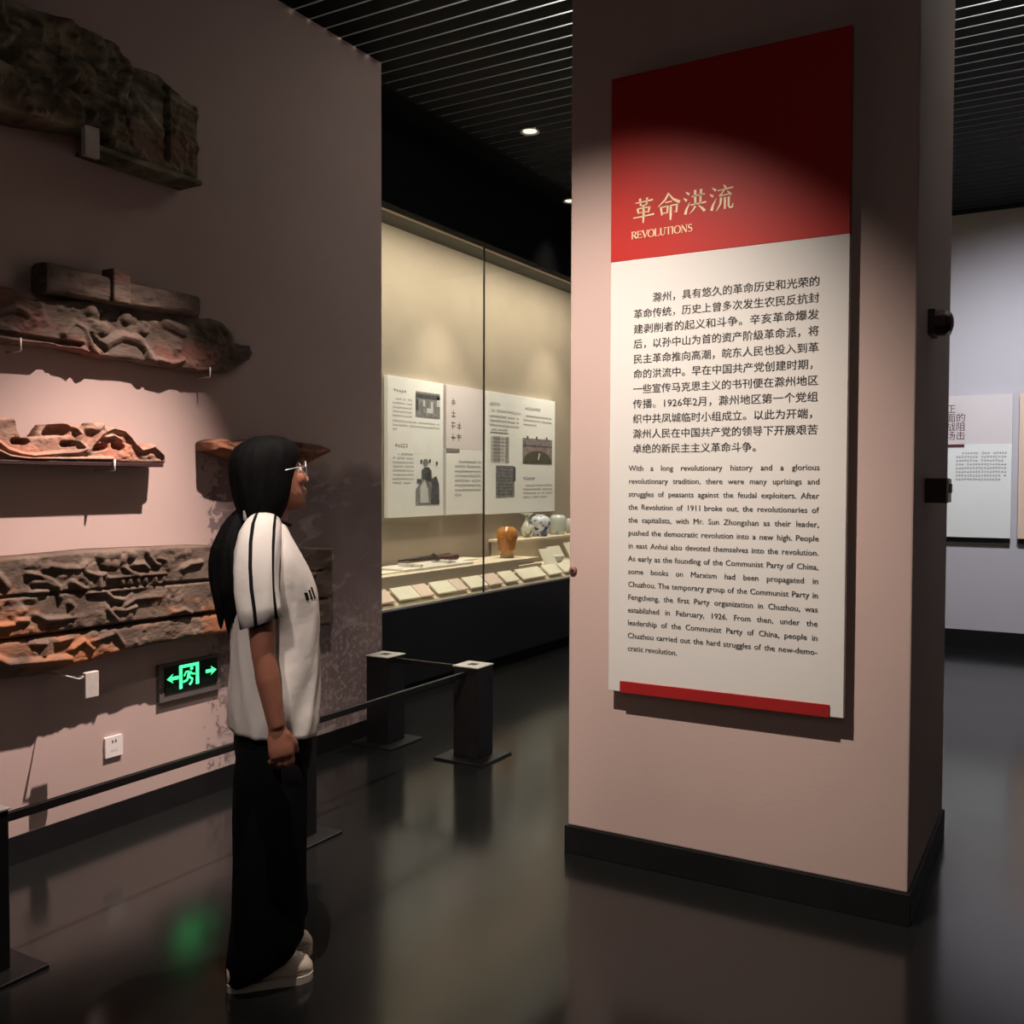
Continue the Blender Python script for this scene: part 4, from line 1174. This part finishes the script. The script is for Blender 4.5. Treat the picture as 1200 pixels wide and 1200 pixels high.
t = thing('power_socket', 'white square wall socket low on the wall left of the visitor', 'socket', (WX, 2.694, .31))
b = MB(); b.prism([(2.650, .317), (2.738, .317), (2.738, .405), (2.650, .405)], left_map(WX), 0, .012, 'white_plastic'); b.build('cover_plate', t, bevel=.004)
b = MB()
for q in (-.008, .008):
    b.prism([(2.694 + q - .003, .378), (2.694 + q + .003, .378), (2.694 + q + .003, .390), (2.694 + q - .003, .390)], left_map(WX), .0115, .0128, 'ink')
for q, rz in ((-.012, -.5), (.012, .5), (0, 0)):
    b.prism([(2.694 + q - .002, .338), (2.694 + q + .002, .338), (2.694 + q + .002, .348), (2.694 + q - .002, .348)], left_map(WX), .0115, .0126, 'ink_soft')
b.build('socket_holes', t)

# ================================================================== barrier posts and rails
post = thing('barrier_post', 'square black barrier post at the corner of the rail in front of the glass case', 'barrier post', (-2.82, 4.42, 0))
b = MB(); b.box((-.155, -.155, 0), (.155, .155, .012), 'post'); b.build('base_plate', post, local=True, bevel=.002)
b = MB(); b.box((-.078, -.078, .012), (.078, .078, .502), 'post'); b.build('shaft', post, local=True, bevel=.003)
b = MB(); b.box((-.082, -.082, .502), (.082, .082, .508), 'steel'); cp = b.build('cap', post, local=True, bevel=.001); cp['label'] = 'brushed steel square cap'
b = MB(); b.box((-.024, -.024, .508), (.024, .024, .5095), 'ink'); b.build('cap_mark', cp, local=True)
for x, y, lab in ((-3.42, 4.42, 'square black barrier post standing against the dark end of the carving wall'), (-2.83, 3.005, 'square black barrier post mostly hidden behind the visitor'), (-2.86, 1.66, 'square black barrier post cut by the left edge of the photo')):
    c = copy_tree(post); c.location = (x, y, 0); c['label'] = lab
for y0, y1, lab in ((1.738, 2.927, 'thin black rail from the left edge post to the post behind the visitor'), (3.083, 4.342, 'thin black rail from behind the visitor to the corner post')):
    b = MB(); b.box((-2.832, y0, .452), (-2.812, y1, .480), 'post'); tag(b.build('barrier_rail', bevel=.002), lab, 'rail', 'barrier rails')
b = MB(); b.box((-3.342, 4.41, .466), (-2.898, 4.43, .494), 'post'); tag(b.build('barrier_rail', bevel=.002), 'short black rail between the two barrier posts by the case', 'rail', 'barrier rails')

# ================================================================== ceiling lamps
for x, y, rr, lab in ((-3.335, 5.95, .068, 'round white recessed ceiling lamp in full view left of the column'), (-3.84, 7.58, .068, 'round white ceiling lamp half hidden by the column edge')):
    t = thing('ceiling_downlight', lab, 'ceiling light', (x, y, CEIL), 'recessed ceiling lamps')
    b = MB(); b.lathe([(rr * .72, -.004), (rr, -.012), (rr, 0), (rr * .7, .0)], (x, y, CEIL), 'lamp_ring'); b.build('trim_ring', t, smooth=True)
    b = MB(); b.lathe([(0, -.006), (rr * .73, -.006), (rr * .73, .0), (0, .0)], (x, y, CEIL), 'lamp_face'); b.build('lens', t)


# ================================================================== the visitor
# local frame: x forward (the way she faces), y to her left, z up
FACE = math.radians(50.25)
girl = thing('person', 'long haired person in white striped T-shirt and wide black trousers looking at the board', 'person', (-2.113, 2.159, 0))
girl.rotation_euler = (0, 0, FACE)


def ring(cx, cy, z, rx, ry, n=32, p=2.0, tilt=0.0):
    out = []
    for k in range(n):
        a = 2 * PI * k / n
        c, s = math.cos(a), math.sin(a)
        x = rx * math.copysign(abs(c) ** (2 / p), c)
        y = ry * math.copysign(abs(s) ** (2 / p), s)
        out.append((cx + x, cy + y, z + tilt * x))
    return out


def fb(xb, xf, hw, z, n=32, p=2.0, cy=0.0):
    return ring((xb + xf) / 2, cy, z, (xf - xb) / 2, hw, n, p)


# ---- body as one surface
b = MB()
HX, HZ = 0.006, 1.522
HT = math.radians(-7)


HY = math.radians(13)


def head(x, y, z):
    x, y = x * math.cos(HY) - y * math.sin(HY), x * math.sin(HY) + y * math.cos(HY)
    return (HX + x * math.cos(HT) + z * math.sin(HT), y, HZ - x * math.sin(HT) + z * math.cos(HT))


prof = [(-.116, .082, .03, .018), (-.110, .092, .0, .032), (-.095, .096, -.02, .045), (-.078, .094, -.04, .053), (-.058, .094, -.06, .058), (-.035, .090, -.078, .064), (-.01, .088, -.09, .069), (.01, .084, -.095, .071),
        (.028, .090, -.098, .072), (.055, .088, -.098, .072), (.08, .073, -.088, .063), (.098, .045, -.062, .046), (.109, .01, -.03, .022)]
b.loft([[head(*p) for p in fb(xb, xf, hw, z, 28, 2.2)] for z, xf, xb, hw in prof], 'skin')
b.loft([[head(*p) for p in ring(cx, 0, z, rx, ry, 12)] for z, cx, rx, ry in ((.024, .082, .012, .009), (.0, .092, .014, .010), (-.018, .100, .016, .013), (-.030, .103, .016, .018), (-.042, .096, .014, .017))], 'skin')
b.tube([head(.112, 0, -.030), head(.117, 0, -.032)], (.009, .004), 'skin')
for z in (-.058, -.070):
    b.tube([head(.084, -.024, z), head(.095, -.010, z + .001), head(.0975, 0, z), head(.095, .010, z + .001), head(.084, .024, z)], (.004, .0075, .008, .0075, .004), 'skin', ref=(0, 0, 1))
for s in (-1, 1):
    b.ball(head(-.012, s * .072, -.012), (.018, .010, .031), 'skin', 10)
    b.ball(head(.072, s * .033, -.022), (.022, .022, .022), 'skin', 10)
b.loft([ring(.01, 0, 1.30, .06, .075, 24), ring(.0, 0, 1.37, .052, .056, 24), ring(.008, 0, 1.405, .047, .049, 24), ring(.018, 0, 1.45, .047, .049, 24), ring(.02, 0, 1.49, .05, .05, 24)], 'skin')
torso = [(.78, -.105, .095, .155), (.86, -.115, .10, .16), (.95, -.10, .10, .14), (1.05, -.095, .105, .135), (1.15, -.095, .13, .145), (1.24, -.088, .11, .155), (1.31, -.075, .07, .16), (1.36, -.06, .05, .11), (1.39, -.05, .045, .06)]
b.loft([fb(xb, xf, hw, z, 28) for z, xb, xf, hw in torso], 'skin')
for s, dx in ((-1, -.005), (1, .03)):
    b.tube([(-.01, s * .075, .86), (dx, s * .08, .62), (dx, s * .077, .46), (dx - .01, s * .077, .25), (dx - .02, s * .077, .07)], (.085, .072, .052, .048, .036), 'skin', n=20)
    b.tube([(dx - .07, s * .077, .04), (dx + .02, s * .077, .04), (dx + .065, s * .077, .030)], (.028, .030, .018), 'skin', n=14, ref=(0, 1, 0))


def arm(s, sh, el, wr, fwd):
    """upper arm to fingertips; s=-1 right, +1 left"""
    sh, el, wr = Vector(sh), Vector(el), Vector(wr)
    b.tube([sh + Vector((0, -s * .03, .01)), sh, sh.lerp(el, .5), el, el.lerp(wr, .35), wr], (.042, .046, .040, .034, .035, .024), 'skin', n=18)
    d = (wr - el).normalized()
    side = Vector((fwd, 0, 0))
    palm = Vector((0, -s, 0))
    # palm: flattened, wide fore and aft
    b.tube([wr - d * .005, wr + d * .03, wr + d * .06, wr + d * .085], (.024, .033, .037, .034), 'skin', n=16, ref=(1, 0, 0), flat=.46)
    base = wr + d * .078
    for i, (o, ln) in enumerate(((.027, .066), (.009, .074), (-.009, .069), (-.026, .053))):
        p0 = base + side * o - d * (.004 if i in (0, 3) else 0) - d * .012
        p1 = p0 + d * (ln * .42 + .012) + palm * ln * .16
        p2 = p1 + d * ln * .22 + palm * ln * .36 - side * .004
        p3 = p2 - d * ln * .10 + palm * ln * .30 - side * .004
        b.tube([p0, p1, p2, p3], (.0095, .009, .0083, .0068), 'skin', n=10, ref=(1, 0, 0))
    t0 = wr + d * .022 + side * .024
    t1 = t0 + d * .030 + side * .018 + palm * .012
    t2 = t1 + d * .028 + side * .002 + palm * .014
    b.tube([t0 - d * .01 - side * .012, t0, t1, t2, t2 + d * .006], (.012, .0125, .011, .009, .005), 'skin', n=10, ref=(1, 0, 0))


arm(-1, (-.05, -.175, 1.305), (-.040, -.215, 1.015), (-.006, -.232, .805), 1)
arm(1, (-.03, .175, 1.305), (-.030, .215, 1.015), (.02, .222, .80), 1)
body = b.build('body', girl, local=True, smooth=True)
rm = body.modifiers.new('remesh', 'REMESH')
rm.mode, rm.voxel_size, rm.use_smooth_shade = 'VOXEL', 0.0048, True
sm = body.modifiers.new('smooth', 'SMOOTH')
sm.factor, sm.iterations = 0.5, 3

for s in (-1, 1):
    b = MB(); b.ball(head(.073, s * .033, .004), .013, 'eye_white', 12); e = b.build('eye', girl, local=True, smooth=True)
    b = MB(); b.ball(head(.0815, s * .033, .004), .0062, 'ink', 10); b.build('iris', e, local=True, smooth=True)
    b = MB(); b.tube([head(.078, s * .014, .030), head(.084, s * .032, .036), head(.072, s * .056, .030)], (.003, .004, .002), 'hair', n=8); b.build('eyebrow', girl, local=True, smooth=True)

# ---- hair
b = MB()
hn = 64
rings_ = []
for z, xf, xb, hw in ((-.165, -.010, -.100, .050), (-.13, .012, -.106, .066), (-.105, .026, -.112, .076), (-.075, .042, -.117, .083), (-.045, .054, -.121, .086), (-.01, .066, -.123, .088), (.02, .074, -.123, .088), (.045, .090, -.121, .087), (.07, .092, -.113, .082), (.092, .078, -.096, .068), (.108, .052, -.068, .050), (.118, .018, -.036, .026)):
    rr = []
    for k, p in enumerate(fb(xb, xf, hw, z, hn, 2.3)):
        q = 1 + .018 * math.sin(k * 9 * 2 * PI / hn + z * 12) + .012 * math.sin(k * 17 * 2 * PI / hn - z * 20)
        rr.append(head((p[0] - .0) * q, p[1] * q, p[2]))
    rings_.append(rr)
b.loft(rings_, 'hair')
hair = b.build('hair', girl, local=True, smooth=True)
b = MB()
r = np.random.default_rng(12)
for q in range(15):
    oy, ox = r.uniform(-.055, .055), r.uniform(-.034, .034)
    end = 1.03 + abs(r.normal(0, .045)) + .5 * abs(oy)
    wv = r.uniform(-.010, .010, 7)
    base = [(-.060, 1.43), (-.086, 1.400), (-.112, 1.355), (-.130, 1.30), (-.137, 1.22), (-.136, 1.14), (-.130, end)]
    spread = (.25, .35, .75, 1.0, 1.05, 1.0, .75)
    w = (.014, .020, .025, .027, .025, .020, .004)
    b.tube([(x + ox * k + wv[i] * k, oy * k + wv[6 - i] * k, z) for i, ((x, z), k) in enumerate(zip(base, spread))], w, 'hair', n=12, ref=(1, 0, 0))
b.build('ponytail', girl, local=True, smooth=True, sub=1)
b = MB(); b.tube([(-.066, -.046, 1.425), (-.070, -.052, 1.410), (-.074, -.050, 1.385)], (.008, .012, .007), 'hair_tie', n=12); b.build('hair_tie', girl, local=True, smooth=True)['label'] = 'small white hair tie'

# ---- glasses
b = MB()
for s in (-1, 1):
    c0 = (.100, s * .034, .006)
    pts = [head(c0[0] - .010 * (abs(math.cos(a_)) if s * math.cos(a_) > 0 else 0), c0[1] + .026 * math.cos(a_), c0[2] + .022 * math.sin(a_)) for a_ in [2 * PI * k / 20 for k in range(21)]]
    b.tube(pts, .0016, 'steel', n=6, ref=(.3, .4, 1))
    b.tube([head(.092, s * .060, .012), head(.05, s * .080, .012), head(-.02, s * .083, .006)], .0016, 'steel', n=6, ref=(0, 0, 1))
b.tube([head(.100, -.009, .012), head(.104, 0, .014), head(.100, .009, .012)], .0015, 'steel', n=6, ref=(0, 0, 1))
b.build('glasses', girl, local=True, smooth=True)['label'] = 'thin metal framed glasses'

# ---- T-shirt
b = MB()
shirt = [(.752, -.122, .140, .178), (.79, -.126, .148, .180), (.85, -.122, .146, .176), (.92, -.118, .146, .170), (1.0, -.116, .144, .164), (1.08, -.112, .144, .163), (1.16, -.102, .140, .166), (1.22, -.094, .122, .170), (1.28, -.080, .094, .168), (1.325, -.066, .068, .150), (1.36, -.056, .052, .105), (1.385, -.052, .045, .066)]
zs = np.linspace(.752, 1.385, 54)
sa = np.array(shirt)
prof_ = [np.interp(zs, sa[:, 0], sa[:, k]) for k in (1, 2, 3)]
for q in range(4):
    prof_ = [np.concatenate([[p[0]], (p[:-2] + 2 * p[1:-1] + p[2:]) / 4, [p[-1]]]) for p in prof_]
rings_ = []
for z, xb, xf, hw in zip(zs, *prof_):
    pts = fb(xb, xf, hw, z, 120, 2.15)
    a_ = np.array([2 * PI * k / 120 for k in range(120)])
    aa = np.where(a_ > PI, 2 * PI - a_, a_) * np.where(a_ > PI, 1, 1)
    sg = np.where(a_ > PI, 0.0, 7.3)
    n1 = 1 - np.abs(2 * vnoise(aa * 2.1 + z * 5.5 + sg, np.full(120, z * 1.6) + sg, 1.0, 71) - 1)
    n2 = 1 - np.abs(2 * vnoise(aa * 2.6 - z * 4.0 + sg, np.full(120, z * 2.2), 1.0, 72) - 1)
    n3 = vnoise(aa * 1.3 + sg, np.full(120, z * 7.0), 1.0, 73)
    amp = float(np.interp(z, [.75, .85, 1.1, 1.22, 1.32], [.020, .026, .020, .010, .003]))
    side = np.clip(np.sin(aa), 0, 1) * .6 + .4
    dsp = amp * side * (n1 * .7 + n2 * .6 + n3 * .5 - .95)
    cx_ = (xb + xf) / 2
    rings_.append([(p[0] + dsp[k] * math.cos(a_[k]), p[1] + dsp[k] * math.sin(a_[k]), p[2] - .010 * math.cos(a_[k]) * (z < .80)) for k, p in enumerate(pts)])
b.loft(rings_, 'shirt')


def sleeve(s):
    path = [Vector(p) for p in ((-.02, s * .050, 1.372), (-.030, s * .095, 1.362), (-.042, s * .140, 1.340), (-.052, s * .176, 1.300), (-.056, s * .196, 1.250), (-.055, s * .207, 1.195), (-.050, s * .214, 1.145), (-.046, s * .219, 1.105))]
    rad = [.050, .054, .060, .063, .062, .060, .058, .057]
    n = 72
    rs = []
    for i, p in enumerate(path):
        t_ = (path[min(i + 1, 7)] - path[max(i - 1, 0)]).normalized()
        e1 = Vector((1, 0, 0)); e1 = (e1 - t_ * e1.dot(t_)).normalized()
        e2 = Vector((0, s * .75, .66)) if i < 3 else Vector((0, s, .2)); e2 = (e2 - t_ * e2.dot(t_) - e1 * e2.dot(e1)).normalized()
        q = rad[i]
        rr = []
        for k in range(n):
            a_ = 2 * PI * k / n
            f = 1 + (.05 * math.sin(3 * a_ + i * .9) + .03 * math.sin(7 * a_ - i * 1.3)) * min(1, max(0, i - 1) / 3)
            pt = p + q * f * (e1 * math.cos(a_) * 1.02 + e2 * math.sin(a_) * .86)
            if i == 7:
                pt.z -= .018 * (-math.cos(a_) * .6 + .2)
            rr.append(pt)
        rs.append(rr)

    def m_(i, j):
        a_ = (j + .5) * 360 / n
        return 'shirt_black' if any(abs(a_ - c) < w for c, w in ((50, 5.2), (108, 5.2), (2, 4))) else 'shirt'
    b.loft(rs if s < 0 else [r[::-1] for r in rs], m_ if s < 0 else (lambda i, j: m_(i, 71 - j - 1)))


sleeve(-1); sleeve(1)
shirt_tree = BVHTree.FromPolygons([Vector(p) for p in b.v], b.f)
b.build('t_shirt', girl, local=True, smooth=True)
b = MB(); b.tube([(.004 + .056 * math.cos(a_), .064 * math.sin(a_), 1.388 - .018 * math.cos(a_)) for a_ in [2 * PI * k / 32 for k in range(33)]], .0075, 'shirt_black', n=8, ref=(0, 0, 1)); b.build('collar_trim', girl, local=True, smooth=True)['label'] = 'black trim round the neck'
# three slanted bars on the chest
b = MB()
for k in range(3):
    y0 = -.088 - k * .017
    q = []
    for yy, z in ((y0, 1.150), (y0 - .009, 1.150), (y0 - .016, 1.186 - .006 * k), (y0 - .007, 1.186 - .006 * k)):
        hit = shirt_tree.ray_cast(Vector((.6, yy, z)), Vector((-1, 0, 0)))[0]
        q.append((hit.x, yy, z))
    b.add([(x + .0015, y, z) for x, y, z in q] + [(x - .002, y, z) for x, y, z in q], [(0, 1, 2, 3), (7, 6, 5, 4), (0, 4, 5, 1), (1, 5, 6, 2), (2, 6, 7, 3), (3, 7, 4, 0)], 'shirt_black')
b.build('chest_mark', girl, local=True)['label'] = 'three slanted black bars on the chest'

# ---- trousers
b = MB()
b.loft([ring(.008, 0, z, rx, ry, 40, 2.3) for z, rx, ry in ((.84, .108, .150), (.78, .112, .158), (.70, .116, .162), (.64, .108, .160), (.60, .09, .13))], 'trousers')
for s, dx in ((-1, -.014), (1, .022)):
    rs = []
    for z, ox, rx, ry in ((.72, .0, .100, .082), (.62, .0, .108, .088), (.50, -.002, .108, .088), (.38, -.004, .106, .088), (.25, -.006, .107, .089), (.14, -.008, .108, .090), (.085, -.018, .106, .091), (.056, -.030, .094, .086)):
        rr = []
        for k, p in enumerate(ring(dx * (1 - z) + ox, s * .082, z, rx, ry, 40, 2.2)):
            a_ = 2 * PI * k / 40
            f = 1 + .03 * math.sin(5 * a_ + z * 11 + s) + (.025 * math.sin(8 * a_ + z * 30) if z < .3 else 0)
            c = (dx * (1 - z) + ox, s * .082)
            rr.append((c[0] + (p[0] - c[0]) * f, c[1] + (p[1] - c[1]) * f, z + (.040 * math.cos(a_) if z < .06 else .030 * math.cos(a_) if z < .1 else 0)))
        rs.append(rr)
    b.loft(rs, 'trousers')
b.build('trousers', girl, local=True, smooth=True)

# ---- shoes
for s, dx, lab in ((-1, 0.0, None), (1, .022, None)):
    b = MB()
    cy = s * .079
    secs = [(-.138, .018, .030, .05), (-.125, .030, .034, .062), (-.09, .037, .038, .070), (-.04, .039, .040, .080), (.0, .041, .038, .080), (.04, .046, .036, .074), (.075, .046, .030, .062), (.10, .036, .024, .048), (.113, .016, .015, .028)]
    rs = []
    for x, hw, zc, h in secs:
        rs.append([(x + dx, cy + hw * math.cos(a_), max(.012, .012 + h * (0.5 + .5 * math.sin(a_)) * (1 if math.sin(a_) > 0 else .9))) for a_ in [2 * PI * k / 20 for k in range(20)]])
    b.loft(rs, 'shoe')
    sh = b.build('shoe', girl, local=True, smooth=True)
    b = MB()
    out = [(x, hw + .004) for x, hw, _, _ in secs]
    pts = [(x + dx, cy - w) for x, w in out] + [(x + dx, cy + w) for x, w in out[::-1]]
    b.prism(pts, lambda u, v, d: (u, v, d), 0.0, .022, 'shoe_sole'); b.build('sole', sh, local=True, bevel=.004)
